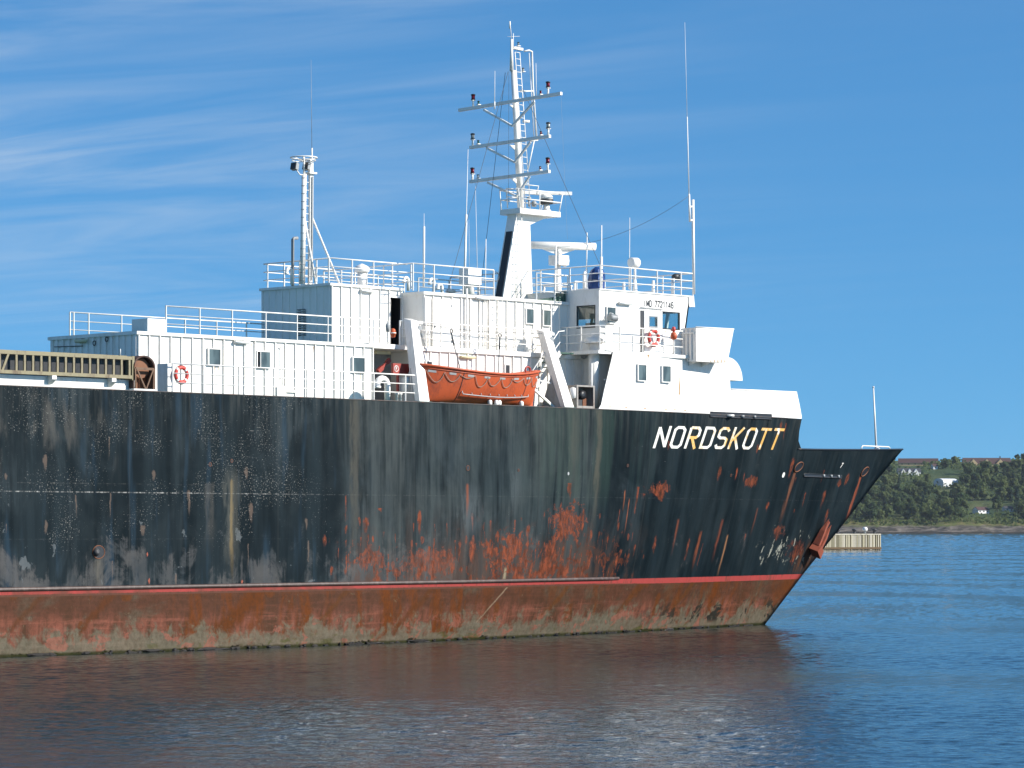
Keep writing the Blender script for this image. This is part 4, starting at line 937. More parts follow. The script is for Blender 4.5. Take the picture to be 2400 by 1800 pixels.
# rounded ventilator cowl on the house front
yc_ = hull_y(xf, 11) + .12; zc0 = S(1712, 891, Y=yc_).z; zc1 = S(1712, 838, Y=yc_).z; rc = S(1741, 891, Y=yc_).x - xf; pts = [(xf - .5, 0, zc0)] + [(xf - .02 + rc * math.sin(a), 0, zc0 + (zc1 - zc0) * math.cos(a)) for a in [R(90 - 6 * i) for i in range(16)]] + [(xf - .5, 0, zc1)]
m = MB().prism([(x, yc_, z) for x, _, z in pts], (0, 1.5, 0)); m.build('ventilator_cowl', WHITE, ship)
# bridge wing cab
wy = -0.35; W0, W1, W2, W3 = S(1631, 766.5, Y=wy), S(1720, 771.5, Y=wy), S(1705, 850, Y=wy), S(1632, 847, Y=wy)
yin = SY(1591, W0.x) - .1
m = MB(); t_ = .05
m.prism([W0, W1, W2, W3], (0, t_, 0))                                         # outboard plate
m.prism([(W0.x, wy + t_, W0.z - .02), (W0.x + t_, wy + t_, W0.z - .02), (W3.x + t_, wy + t_, W3.z), (W3.x, wy + t_, W3.z)], (0, yin - wy + .3, 0))
m.prism([(W1.x - t_, wy + t_, W1.z), (W1.x, wy + t_, W1.z), (W2.x, wy + t_, W2.z), (W2.x - t_, wy + t_, W2.z)], (0, 1.9, 0))
m.prism([(W3.x + t_, wy + t_, W3.z + .005), (W2.x - t_, wy + t_, W2.z + .005), (W2.x - t_, wy + t_, W2.z + .06), (W3.x + t_, wy + t_, W3.z + .06)], (0, 1.5, 0))
wing = m.build('bridge_wing', WHITE, ship)
MB().tube([W0, W1], .035, 8).build('cap_rail', WHITE, wing)
for f in (.25, .5, .75): y = wy + (yin - wy) * f; MB().box(W0.x - .05, W0.x - .002, y, y + .05, W3.z + .05, W0.z - .12).build('stiffener', WHITE, wing)
MB().box(W0.x - .06, W0.x - .002, wy + .1, yin, W0.z - .32, W0.z - .25).build('stringer', WHITE, wing)
for x in (W3.x + .15, W3.x + 1.2): MB().prism([(x, wy + .15, W3.z - .003), (x, 1.2, W3.z - .003), (x, 1.2, W3.z - .5)], (.05, 0, 0)).build('knee', WHITE, wing)
for i in range(5):
    x = W2.x - .25 - .27 * i; z = W2.z + (W3.z - W2.z) * (W2.x - x) / (W2.x - W3.x); MB().prism([(x, wy - .004, z + .01), (x + .10, wy - .004, z + .01), (x + .07, wy - .004, z + .20 - .02 * i), (x + .03, wy - .004, z + .16 - .02 * i)], (0, .003, 0)).build('rust_run', RUSTRUN, wing)

def wall_stain(px, py0, py1, Y, w_):
    a, b = S(px, py0, Y=Y), S(px, py1, Y=Y); m = MB(); n = 5
    for i in range(n):
        P = []
        for t, sg in ((i / n, -1), (i / n, 1), ((i + 1) / n, 1), ((i + 1) / n, -1)): P.append((a.x + sg * w_ * (1 - .6 * t) * (.8 + .3 * math.sin(7 * t + px)) / 2, Y - .004, a.z + (b.z - a.z) * t))
        m.face(list(range(len(m.v), len(m.v) + 4))); m.v += P
    m.build('rust_run', RUSTRUN, ship)
for q in ((503, 860, 874, YL, .07), (512, 860, 868, YL, .05), (845, 876, 890, YL, .06), (735, 812, 826, YL, .05), (590, 806, 815, YL, .05), (1243, 764, 775, YM, .05), (1100, 690, 700, YM, .05), (850, 692, 702, YT, .05), (1436, 762, 772, YW, .05), (1470, 690, 700, YW, .04), (1560, 776, 786, YW, .05)): wall_stain(*q)
# ------------------------------------------------------------------ guard rails
def top_h(pxa, ya, pxb, yb, Y): return S(pxa, ya, Y=Y).z, S(pxb, yb, Y=Y).z
HR = S(403, 852, Y=.08).z - ZD
railing([(SX(403, .08), .08, ZD), (SX(972, .08), .08, ZD)], HR, 3, [(SX(q, .08), .08, ZD) for q in (404, 476.6, 560, 641.5, 719.6, 798.4, 876, 950)])
HL = S(388, 717, Y=YL).z - ZL
railing([(SX(388, YL), YL, ZL), (SX(908, YL), YL, ZL)], HL, 3, [(SX(q, YL), YL, ZL) for q in (389, 468, 544, 622.6, 696, 768, 806, 875, 908)])
railing([(SX(936, YL), YL, ZL + .06), (SX(1270, YL), YL, ZL + .06)], HL - .05, 3, [(SX(q, YL), YL, ZL + .06) for q in (937, 984, 1034, 1091, 1140, 1205, 1247, 1270)])
yp = yfar
x162 = S(162, 731, Y=yp).x
railing([(SX(163, yp), yp - .02, ZL), (SX(620, yp), yp - .02, ZL)], S(300, 740, Y=yp).z - ZL, 3, [(SX(q, yp), yp - .02, ZL) for q in (163, 172, 207, 284, 433, 507, 577)] )
MB().box(SX(345, YL), SX(387, YL), YL - .03, YL + 1.05, ZL, S(360, 747, Y=YL).z).build('roof_locker', WHITE, ship)
HT = S(770, 604, Y=YT).z - ZT
railing([(xt2 - .05, ytf - .1, ZT), (xt + .05, ytf - .1, ZT), (xt + .05, YT + .02, ZT), (xt2 + .3, YT + .02, ZT)], HT, 3, [(SX(q, YT), YT + .02, ZT) for q in (771, 826, 876, 920, 964)] + [(xt + .05, SY(q, xt), ZT) for q in (625, 664, 700, 740)] + [(SX(q, ytf - .1), ytf - .1, ZT) for q in (666, 740, 800, 860)])
HM = S(1100, 628, Y=YM).z - ZM
railing([(SX(968, YM), 2 * YC - YM, ZM), (SX(968, YM), YM, ZM), (SX(1157, YM), YM, ZM)], HM, 3, [(SX(q, YM), YM, ZM) for q in (968, 1017, 1085, 1157)] + [(SX(968, YM), YM + 2, ZM), (SX(968, YM), YM + 4, ZM)])
railing([(SX(1157, YM), 2 * YC - YM, ZM), (SX(968, YM), 2 * YC - YM, ZM)], HM, 3)
HX = S(1258, 640, Y=YM).z - ZM
railing([(SX(1256, YM), YM, ZM), (SX(1332, YM), YM, ZM)], HX, 3, [(SX(q, YM), YM, ZM) for q in (1257, 1300, 1331)])
railing([(SX(1190, YM), 2 * YC - YM, ZM), (xm2, 2 * YC - YM, ZM)], HX, 3)
HW = S(1407, 622, Y=YW).z - ZW; rx1 = S(1623, 640, Y=YW).x
railing([(xw0 + .05, ywf, ZW), (xw0 + .05, YW, ZW), (rx1, YW, ZW), (rx1, ywf, ZW), (xw0 + .05, ywf, ZW)], HW, 3,
        [(SX(q, YW), YW, ZW) for q in (1407, 1478, 1540, 1596, 1624)] + [(xw0 + .05, y, ZW) for y in (2.6, 4.6, 7, 9, 11)] + [(rx1, y, ZW) for y in (2.6, 4.6, 6.6, 8.6, 11)])
HB = S(1500, 769, Y=.06).z - ZB
railing([(xw0 - .5, 4.0, ZB), (xw0 - .5, .16, ZB), (SX(1600, .16), .16, ZB)], HB, 3, [(SX(q, .16), .16, ZB) for q in (1405, 1452, 1506, 1578)] + [(xw0 - .5, SY(q, xw0 - .5), ZB) for q in (1362, 1329)])
p = Vector((SX(1426, .1), .1, ZB)); MB().box(p.x - .25, p.x + .25, .06, .10, ZB, ZB + HB).build('dodger_plate', WHITE, ship)

# ------------------------------------------------------------------ signal mast
YS = 5.5
def Q(px, py, Y=YS): return S(px, py, Y=Y)
b0, b1, t1, t0 = Q(1176.6, 690), Q(1249, 694), Q(1241.7, 500), Q(1211, 500); b0.z = b1.z = ZM
m = MB().prism([b0, b1, t1, t0], (0, .62, 0)); mast = m.build('signal_mast', WHITE, ship)
ea, eb = b0.lerp(t0, .03), b0.lerp(t0, .80); d = (t0 - b0).normalized(); nrm_ = Vector((-d.z, 0, d.x))
MB().prism([ea + nrm_ * .012 + Vector((0, .08, 0)), eb + nrm_ * .012 + Vector((0, .08, 0)), eb + nrm_ * .012 + Vector((0, .5, 0)), ea + nrm_ * .012 + Vector((0, .5, 0))], nrm_ * .03).build('black_panel', BLACK, mast)
zp = Q(1260, 497, 5.05).z; px0_, px1_ = SX(1219, 5.05), SX(1314, 5.05)
MB().box(px0_, px1_, 5.05, 6.45, zp - .14, zp + .12).build('platform', WHITE, mast)
MB().prism([Q(1242, 504), Q(1288, 507), Q(1242, 527)], (0, .5, 0)).build('bracket', WHITE, mast)
P0, P1 = Q(1221, 492, 5.8), Q(1203, 165, 5.8)
MB().tube([P0, P0.lerp(P1, .5), P1], .18, 12, True, .13).build('pole', WHITE, mast)
P2, P3 = Q(1199, 92, 5.8), Q(1195, 50, 5.8)
m = MB().tube([P1 + Vector((-.12, 0, -.05)), P2], .10, 8, True, .06); m.tube([P2, P3], .018, 6); m.tube([P3, P3 + Vector((0, 0, -.36))], .04, 6); m.build('topmast', WHITE, mast)
m = MB(); a = Q(1203, 112, 5.8); m.bar(a, a + Vector((.62, 0, -.02)), .18, .12); m.tube([Q(1189, 86, 5.8), Q(1218, 85, 5.8)], .008, 5); m.tube([Q(1203, 112, 5.8), Q(1203, 78, 5.8)], .02, 6); m.build('top_arm', WHITE, mast)
def nav_lamp(p, lens, big=True, parent=mast):
    p = Vector(p); r_, h = (.105, .25) if big else (.055, .14); up_ = .30 if big else .05
    m = MB().tube([p, p + Vector((0, 0, up_))], .05 if big else .03, 8); m.bar(p + Vector((-.1, 0, up_)), p + Vector((.1, 0, up_)), .16, .03)
    o = m.build('navigation_lamp_bracket', WHITE, parent)
    c = p + Vector((0, 0, up_ + .02)); MB().lathe(c, [(r_ * .9, 0), (r_ * .9, h)], 12).build('lens', lens, parent)
    MB().lathe(c, [(r_ * 1.05, 0), (r_ * 1.05, h * .15)], 12).build('lamp_base', BLACK, parent); MB().lathe(c + Vector((0, 0, h)), [(r_ * 1.1, -.02), (r_ * 1.1, h * .12), (r_ * .5, h * .22)], 12).build('lamp_cap', BLACK, parent)
nav_lamp(Q(1215, 110, 5.8), LAMPGLS, False); nav_lamp(Q(1226, 170, 5.8), LAMPGLS, False)
def z6(x, y): return 1050 + x / 3.456, y / 3.456
yards = [((90, 893), (918, 757), (290, 880), (700, 812), (519, 1020), [((204, 862), LAMPRED, 1), ((247, 852), LAMPGRN, 0), ((810, 755), LAMPRED, 1), ((750, 768), LAMPRED, 0)], 540),
         ((180, 1195), (826, 1103), (312, 1188), (668, 1140), (540, 1315), [((200, 1175), LAMPGLS, 1), ((245, 1165), LAMPGRN, 0), ((812, 1095), LAMPGLS, 1), ((752, 1090), LAMPRED, 0)], 550),
         ((178, 1472), (822, 1388), (320, 1468), (660, 1420), (555, 1590), [((198, 1455), LAMPRED, 1), ((242, 1448), WHITE, 0), ((808, 1382), LAMPRED, 1), ((747, 1378), LAMPRED, 0)], 575)]
for e0, e1, v0, v1, vb, lamps, cx in yards:
    cen = S(*z6(cx, e0[1] + (e1[1] - e0[1]) * (cx - e0[0]) / (e1[0] - e0[0])), Y=5.55); X_ = cen.x - .16
    A, B = S(*z6(*e0), X=X_), S(*z6(*e1), X=X_); zm = (A.z + B.z) / 2; 
    yo = MB().bar(A, B, .15, .15).build('yard', WHITE, mast)
    V = S(*z6(*vb), X=X_); C0, C1 = S(*z6(*v0), X=X_), S(*z6(*v1), X=X_)
    for c in (C0, C1): MB().bar(c + Vector((.0, 0, -.06)), V, .09, .10).build('yard_brace', WHITE, mast)
    for pt, lens, big in lamps:
        p = S(*z6(*pt), X=X_); f = (p.y - A.y) / (B.y - A.y); nav_lamp((X_, p.y, A.z + (B.z - A.z) * f + .075), lens, big)
def spar_ladder(p0, p1, wv, parent, step=.32):
    p0, p1, wv = Vector(p0), Vector(p1), Vector(wv); MB().tube([p0, p1], .022, 6).tube([p0 + wv, p1 + wv], .022, 6).build('ladder_rail', WHITE, parent)
    n = int((p1 - p0).length / step); rm = MB().tube([(0, 0, 0), wv], .016, 5).mesh('rung', WHITE)
    for i in range(n + 1): link('rung', rm, parent, p0.lerp(p1, i / n))
spar_ladder(Q(1232, 490, 5.7), Q(1207, 122, 5.7), (.34, 0, 0), mast)
spar_ladder(Q(1209, 692, YS - .18), Q(1210, 503, YS - .18), (.38, 0, 0), mast)
m = MB(); h = [Q(1229, 120, 5.7), Q(1240, 118, 5.7), Q(1247, 121, 5.7), Q(1249, 200, 5.6), Q(1258, 328, 5.6)]; m.tube(h, .045, 8)
m.tube([Q(1218, 212, 5.8), Q(1232, 214, 5.6), Q(1250, 213, 5.6)], .04, 6).tube([Q(1225, 284, 5.8), Q(1241, 285, 5.6)], .07, 6).tube([Q(1244, 330, 5.6), Q(1260, 328, 5.6)], .05, 6).tube([Q(1252, 330, 5.6), Q(1238, 396, 5.6)], .03, 6).tube([Q(1240, 124, 5.75), Q(1252, 330, 5.75)], .02, 6)
for q in ((1200, 246), (1200, 340), (1203, 418)): a = Q(*q, 5.8); m.prism([a + Vector((-.15, 0, 0)), a + Vector((.5, 0, 0)), a + Vector((.5, 0, -.38))], (0, .06, 0))
m.build('conduit', WHITE, mast)
# platform rails
pr = []
zr = Q(1314, 466, 5.1).z - zp
m = MB(); c4 = [(px0_ + .05, 5.1), (px1_ - .05, 5.1), (px1_ - .05, 6.4), (px0_ + .05, 6.4)]
for f in (1, .5): m.tube([(x + (.25 * f if x > px0_ + .2 else -.12 * f), y, zp + .12 + .95 * f) for x, y in c4 + c4[:1]], .028, 6)
for x, y in c4 + [((px0_ + px1_) / 2, 5.1)]: m.tube([(x, y, zp + .1), (x + (.25 if x > px1_ - .2 else (-.12 if x < px0_ + .2 else 0)), y, zp + 1.07)], .028, 6)
m.build('platform_rail', WHITE, mast)
m = MB().tube([Q(1232, 433, 5.4), Q(1262, 436, 5.4), Q(1258, 455, 5.4)], .03, 6).tube([Q(1186, 442, 6.3), Q(1210, 443, 6.3)], .03, 6).tube([Q(1187, 447, 6.4), Q(1190, 488, 6.4)], .03, 6).tube([Q(1187, 461, 6.3), Q(1212, 463, 6.3)], .025, 6); m.build('hoop_rail', WHITE, mast)
# small radar on the platform
p = Q(1281, 480, 5.7); p.z = zp + .12
m = MB().lathe(p, [(.30, 0), (.16, .18), (.14, .5)], 14); m.build('radar_pedestal', WHITE, mast)
m = MB().lathe(p + Vector((0, 0, .42)), [(.30, 0), (.34, .10), (.34, .24)], 16); m.build('radar_gearbox', DARK, mast)
m = MB().lathe(p + Vector((0, 0, .66)), [(.33, 0), (.30, .16), (.16, .24)], 16); m.build('radar_cap', WHITE, mast)
a, b = Q(1232, 452, 5.7), Q(1336, 448.5, 5.7); c = p + Vector((0, 0, .98)); dv = Vector((.85, -.55, 0)).normalized(); hl = 1.30
MB().bar(c - dv * hl, c + dv * hl, .14, .17).build('radar_scanner', WHITE, mast)
m = MB(); p = Q(1240, 484, 5.5); m.tube([p, p + Vector((0, 0, .3))], .05, 6); m.lathe(p + Vector((0, 0, .3)), [(.08, 0), (.12, .12), (.05, .2)], 10); m.lathe(p + Vector((.35, 0, .02)), [(.12, 0), (.14, .2), (.08, .28)], 10); m.build('horn', GREY, mast)
# ---- main radar ahead of the mast
rx = Q(1308, 640, 6.0); YR = 6.0
m = MB().lathe((rx.x, YR, ZM), [(.19, 0), (.14, Q(1308, 622, YR).z - ZM)], 14); rd = m.build('main_radar_column', WHITE, ship)
a, b = Q(1287, 597, YR), Q(1337, 624, YR); zc_ = (a.z + b.z) / 2
m = MB().box(rx.x - .32, rx.x + .42, YR - .36, YR + .36, b.z, a.z); m.lathe((rx.x + .46, YR, zc_), [(.28, -.05), (.30, .05), (.22, .14)], 14, 'X'); m.build('gearbox', WHITE, rd)
a, b = Q(1243, 577, YR), Q(1412, 577, YR); zc_ = a.z
dv = Vector((.86, -.5, 0)).normalized(); c = Vector((rx.x + .05, YR, Q(1320, 577, YR).z)); hl = 1.93
m = MB().tube([c - dv * hl, c + dv * hl], .19, 14); m.build('scanner', WHITE, rd)
m = MB().prism([c - dv * .95 + Vector((0, 0, -.16)), c + dv * .95 + Vector((0, 0, -.16)), c + dv * .25 + Vector((0, 0, -.40)), c - dv * .25 + Vector((0, 0, -.40))], (.03, .04, 0)); m.lathe(c + Vector((0, 0, -.46)), [(.16, 0), (.12, .28)], 12); m.build('turning_unit', WHITE, rd)
m = MB(); p = Vector((rx.x, YR, ZM))
for dx_, dy_ in ((-.9, .3), (.9, -.2), (.2, -.9)): m.tube([p + Vector((dx_, dy_, 0)), p + Vector((dx_ * .8, dy_ * .8, 1.1))], .05, 6)
for z in (.55, 1.1): m.tube([p + Vector((-.8, .27, z)), p + Vector((.2, -.8, z)), p + Vector((.8, -.18, z)), p + Vector((-.8, .27, z))], .03, 6)
m.build('support_frame', WHITE, rd)
m = MB(); p = Vector((SX(1347, 4.2), 4.2, ZM)); m.tube([p, p + Vector((0, 0, 1.15)), p + Vector((.05, 0, 1.22)), p + Vector((.75, 0, 1.22)), p + Vector((.6, 0, 0))], .05, 6).tube([p + Vector((.02, 0, .75)), p + Vector((.68, 0, .75))], .03, 6).tube([p + Vector((.1, 0, .5)), p + Vector((.5, 0, .02))], .03, 6); m.build('pipe_frame', WHITE, ship)
# green edge of the monkey island beside the mast
a, b = S(1261, 694, Y=YM), S(1331, 686, Y=YM); MB().prism([(a.x, YM + .1, ZM + .015), (xw0 - .06, YM + .1, ZM + .015), (xw0 - .06, YM + .1, ZW - .02), (xw0 - .25, YM + .1, ZM + .28)], (0, .6, 0)).build('deck_ramp', GREEN, ship)

# ------------------------------------------------------------------ aft floodlight mast on the upper deckhouse
YA = 5.7
def A_(px, py, Y=YA): return S(px, py, Y=Y)
pb, pt = A_(708, 668), A_(713, 408); pb.z = ZT
fm = MB().tube([pb, pt], .115, 12).build('floodlight_mast', WHITE, ship)
n = 14
for i in range(n): MB().torus(pb.lerp(pt, (i + .5) / n), .122, .012, 'Z', 14, 5).build('hoop', GREY, fm)
cb, ct = A_(727, 666), A_(729, 404); cb.z = ZT
MB().bar(cb, ct, .20, .14, (0, 1, 0)).build('cable_trunk', WHITE, fm); MB().bar(cb + Vector((0, -.12, .2)), ct + Vector((0, -.12, -.2)), .06, .03, (0, 1, 0)).build('cable', GREY, fm)
spar_ladder(pb + Vector((.16, 0, 0)), pt + Vector((.12, 0, 0)), (.24, 0, 0), fm, .36)
for a, b in ((A_(732, 511), A_(796, 663, YT + .4)), (A_(714, 512), A_(740, 664, YA - .6))): b.z = ZT; MB().tube([a, b], .05, 8).build('brace', WHITE, fm)
tc_ = A_(712, 372); m = MB().torus(tc_ + Vector((0, 0, .05)), .62, .03, 'Z', 28, 6).torus(tc_ + Vector((0, 0, -.08)), .55, .02, 'Z', 28, 5)
for i in range(8): a = math.pi * i / 4; m.tube([tc_ + Vector((0, 0, -.12)), tc_ + Vector((.62 * math.cos(a), .62 * math.sin(a), .05))], .018, 5)
m.tube([pt, tc_ + Vector((0, 0, .1))], .05, 8); m.build('lamp_ring', WHITE, fm)
for q, an in ((691, 20), (719, 5)):
    p = A_(q, 390); o = MB().obox(p, (.08, 0, -.03), (0, .19, 0), (.03, 0, .16)).build('floodlight', GREY, fm); MB().obox(p + Vector((-.10, 0, .01)), (.015, 0, -.005), (0, .17, 0), (.028, 0, .14)).build('lens', BLACK, fm)
    MB().tube([p + Vector((.05, 0, -.1)), p + Vector((.3, 0, -.35)), pt + Vector((0, 0, -.05))], .03, 6).build('lamp_arm', WHITE, fm)
m = MB().box(ct.x - .25, ct.x + .2, YA - .2, YA + .2, ct.z - .08, ct.z).box(ct.x - .12, ct.x + .06, YA - .1, YA + .1, ct.z, ct.z + .6); m.build('mast_head', WHITE, fm)
p0 = A_(731, 400); MB().tube([p0, A_(731, 347)], .04, 6).build('antenna_socket', WHITE, fm); MB().tube([A_(731, 347), A_(729, 140)], .014, 5, True, .006).build('whip_antenna', GREY, fm)
# exhaust riser and goosenecks on this roof
m = MB(); p = A_(686, 660, 6.6); q = A_(686, 562, 6.6); m.tube([(p.x, p.y, ZT), q, q + Vector((.08, 0, .08)), q + Vector((.3, 0, .1))], .075, 8); m.build('exhaust_pipe', GREY, ship)
p = A_(684, 660, 6.2); goose((p.x, p.y, ZT), .75, .075, .16).build('gooseneck_vent', WHITE, ship)
p = A_(848, 660, 5.4); mushroom((p.x, p.y, ZT), S(848, 622, Y=5.4).z - ZT, .22, .36).build('mushroom_vent', WHITE, ship)
for q, Y_, hgt in ((957, 5.0, .62), (1017, 4.4, .80), (1036, 4.2, .55)):
    z_ = ZT if q < 960 else ZM; p = S(q, 670, Y=Y_); goose((p.x, p.y, z_), hgt, .075, .14).build('gooseneck_vent', WHITE, ship)
p = S(1104, 660, Y=YM + .6); MB().box(p.x - .32, p.x + .55, YM + .45, YM + 1.1, ZM + .55, S(1104, 629, Y=YM + .6).z).build('roof_cabinet', WHITE, ship); m = MB().lathe((p.x + .05, YM + .75, ZM), [(.26, 0), (.2, .5), (.26, .549)], 12); m.build('cabinet_foot', WHITE, ship)
p = S(1056, 670, Y=4.4); m = MB().lathe((p.x, p.y, ZM), [(.05, 0), (.05, .2), (.28, .24), (.22, .36)], 14); m.build('low_vent', WHITE, ship)
p = S(1162, 648, Y=YM + .2); MB().torus(p, .22, .02, 'Y', 20, 5).build('cable_coil', DROPE, ship)
# ------------------------------------------------------------------ whip antennas and stays
def whip(px, py0, px1, py1, Y, r0, r1, sock=0, mat=WHITE):
    a, b = S(px, py0, Y=Y), S(px1, py1, Y=Y); o = MB().tube([a, a.lerp(b, .5), b], r0, 6, True, r1).build('whip_antenna', mat, ship)
    if sock: MB().tube([a, a.lerp(b, sock)], r0 * 1.7, 8).build('antenna_socket', WHITE, o)
    return o
whip(993, 672, 994, 500, YM + .3, .03, .008, .82)
whip(1088, 690, 1097, 350, 5.9, .032, .012, .55); whip(1120, 690, 1114, 425, 6.4, .018, .008); whip(1137, 690, 1139, 560, 5.2, .03, .02); whip(1100, 640, 1099, 515, 6.8, .01, .006)
whip(1301, 690, 1303, 575, 4.6, .045, .04); whip(1374, 676, 1376, 545, 5.2, .035, .025, .35); whip(1409, 676, 1410, 528, YW + .3, .04, .028, .5)
whip(1475, 678, 1476, 510, 2.6, .025, .012, .4); whip(1159, 166 + 90, 1160, 166, 5.0, .02, .01, .2); whip(1257, 225, 1256, 148, 5.8, .02, .012)
a = S(1626, 690, Y=YW); b = S(1624, 468, Y=YW); o = MB().tube([a, b], .075, 10).build('antenna_post', WHITE, ship)
a, b, c = S(1617, 520, Y=YW), S(1615, 455, Y=YW), S(1605, 52, Y=YW); MB().tube([a, b], .05, 8).build('antenna_socket', WHITE, o); MB().tube([b, b.lerp(c, .45)], .026, 6).tube([b.lerp(c, .45), c], .013, 6, True, .007).build('whip_antenna', WHITE, o)
for y in (484, 516): MB().bar(S(1616, y, Y=YW), S(1626, y, Y=YW), .07, .07).build('clamp', WHITE, o)
def stay(p, q, r=.012, sag=0.0, mat=DROPE, n=12, name='stay_wire'):
    p, q = Vector(p), Vector(q); return MB().tube([p.lerp(q, i / n) - Vector((0, 0, sag * 4 * (i / n) * (1 - i / n))) for i in range(n + 1)], r, 5).build(name, mat, ship)
top = Q(1191, 168, 5.8)
stay(top, (SX(1046, 3.6), 3.6, ZM)); stay(top + Vector((.1, .3, 0)), (SX(1122, 8.0), 8.0, ZM)); stay(Q(1225, 208, 5.6), (SX(1407, YW + .2), YW + .2, ZW + HW)); stay(top + Vector((.05, 0, 0)), Q(1192, 480, 5.6), .008)
stay(S(1614, 460, Y=YW), S(1302, 580, Y=4.6), .01, .55, DROPE); stay(Q(1315, 222, 5.3), Q(1330, 560, 4.6), .004, .3, GREY)
# ------------------------------------------------------------------ wheelhouse-top gear
p = S(1488, 676, Y=2.0); m = MB().lathe((p.x, 2.0, ZW), [(.15, 0), (.07, .75)], 12); o = m.build('horn_column', WHITE, ship)
q = S(1488, 616, Y=2.0); MB().lathe((q.x - .05, 2.0, q.z), [(.20, -.26), (.25, -.24), (.26, .20), (.20, .26)], 18, 'X').build('white_drum', WHITE, o); MB().tube([(p.x, 2.0, ZW + .7), (q.x, 2.0, q.z - .2)], .06, 8).build('neck', WHITE, o)
for q, h_ in ((1462, .55), (1531, .75)): p = S(q, 680, Y=1.8); MB().lathe((p.x, 1.8, ZW), [(.085, 0), (.07, h_)], 10).build('vent_pipe', WHITE, ship)
p = S(1577, 690, Y=1.6); o = MB().lathe((p.x, 1.6, ZW), [(.09, 0), (.085, S(1577, 652, Y=1.6).z - ZW)], 10).build('lamp_post', WHITE, ship); q = S(1585, 649, Y=1.6); MB().lathe(q, [(.10, -.25), (.17, -.1), (.19, .22)], 14, 'X').build('searchlight', DARK, o); MB().lathe(q + Vector((.225, 0, 0)), [(.17, 0), (.10, .02)], 14, 'X').build('lens', LAMPGLS, o)
p = S(1369, 676, Y=4.6); MB().tube([(p.x, p.y, ZW), (p.x, p.y, ZW + 1.1), (p.x + .1, p.y, ZW + 1.25)], .07, 8).build('vent_pipe', WHITE, ship)
p = S(1362, 668, Y=4.4); MB().lathe((p.x, p.y, ZW + .16), [(.12, -.2), (.16, .1), (.10, .2)], 12, 'X').build('deck_floodlight', GREY, ship); MB().tube([(p.x, p.y, ZW), (p.x, p.y, ZW + .12)], .04, 6).build('lamp_foot', GREY, ship)
# covered compass under a blue tarpaulin
p = S(1399, 676, Y=YW + .9); hgt = S(1399, 626, Y=YW + .9).z - ZW
m = MB(); n = 14; rings = [(0, .36), (.12, .41), (.45, .40), (.72, .38), (.88, .30), (1.0, .10)]
for j, (h_, r_) in enumerate(rings):
    for i in range(n): a = 2 * math.pi * i / n; k_ = 1 + .10 * math.sin(3 * a + 4 * h_) + .06 * math.sin(7 * a - 3 * h_); m.v.append((p.x + r_ * k_ * math.cos(a), YW + .9 + r_ * k_ * math.sin(a), ZW + .003 + hgt * h_))
for j in range(len(rings) - 1):
    for i in range(n): m.face([j * n + i, j * n + (i + 1) % n, (j + 1) * n + (i + 1) % n, (j + 1) * n + i], False)
m.face([(len(rings) - 1) * n + i for i in range(n)])
tp_ = tag(m.build('covered_compass', BLUE), 'compass stand wrapped in a dark blue tarpaulin on the wheelhouse roof', 'compass')
MB().torus((p.x, YW + .9, ZW + hgt * .42), .425, .012, 'Z', 20, 5).build('lashing', ROPE, tp_)

# ------------------------------------------------------------------ side deck: davits, stairs, vents, winch cabinet
def davit(tl, tr, bl, br, name='davit'):
    """Box-section arm leaning inboard from the deck edge; corners are sighted points of its outboard face."""
    yb, yt = 0.14, 1.5
    T0, T1, B0, B1 = S(*tl, Y=yt), S(*tr, Y=yt), S(*bl, Y=yb), S(*br, Y=yb); B0.z = B1.z = 10.96; T0.z = T1.z
    w_ = .34; T1.x = T0.x + .46; B1.x = B0.x + .62
    m = MB(); dpt = Vector((0, .48, .12)); m.v += [tuple(v) for v in (B0, B1, T1, T0, B0 + dpt, B1 + dpt, T1 + dpt, T0 + dpt)]
    b = len(m.v) - 8
    for f in ((0, 1, 2, 3), (4, 7, 6, 5), (0, 4, 5, 1), (1, 5, 6, 2), (2, 6, 7, 3), (3, 7, 4, 0)): m.face([b + i for i in f])
    o = m.build(name, WHITE, ship)
    MB().bar(T0 + Vector((.0, .1, -.06)), T0 + Vector((.75, .1, -.08)), .22, .14).build('davit_head', WHITE, o)
    blk_ = T0 + Vector((.45, -.1, -.35)); m = MB().lathe(blk_, [(.10, -.06), (.13, 0), (.10, .06)], 12, 'Y').lathe(blk_ + Vector((.1, 0, -.3)), [(.09, -.06), (.12, 0), (.09, .06)], 12, 'Y'); m.build('fall_block', GREY, o)
    for dx_ in (0, .07): MB().tube([blk_ + Vector((dx_, 0, 0)), blk_ + Vector((.1 + dx_, -.35, -1.3))], .012, 5).build('fall_wire', DROPE, o)
    MB().prism([B0 + Vector((-.02, .30, .02)), B0 + Vector((-.02, 1.6, .02)), B0.lerp(T0, .42) + Vector((-.02, .34, 0))], (.10, 0, 0)).build('davit_web', GREY, o)
    MB().box(B0.x - .12, B1.x + .12, .12, 1.0, 10.91, 11.0).build('davit_base', GREEN, o)
    return o, B0, T0
dv1, B0a, T0a = davit((963, 752), (978, 752), (984, 943), (1006, 943))
dv2, B0f, T0f = davit((1274, 778), (1282, 778), (1325, 952), (1345, 952))
for bx, zz0 in ((B0f.x - 1.9, 12.05), ): MB().bar((bx, .75, zz0), (B0f.x, .9, 11.0), .10, .12).build('davit_strut', WHITE, dv2)
MB().bar((B0f.x - 1.8, 1.0, 12.4), (B0f.x - .1, 1.0, 12.15), .05, .06).build('davit_strut', WHITE, dv2)
MB().tube([T0a + Vector((.4, 0, -.15)), T0a.lerp(T0f, .5) + Vector((0, 0, -.25)), T0f + Vector((-.1, 0, -.1))], .012, 5).build('span_wire', DROPE, dv1)
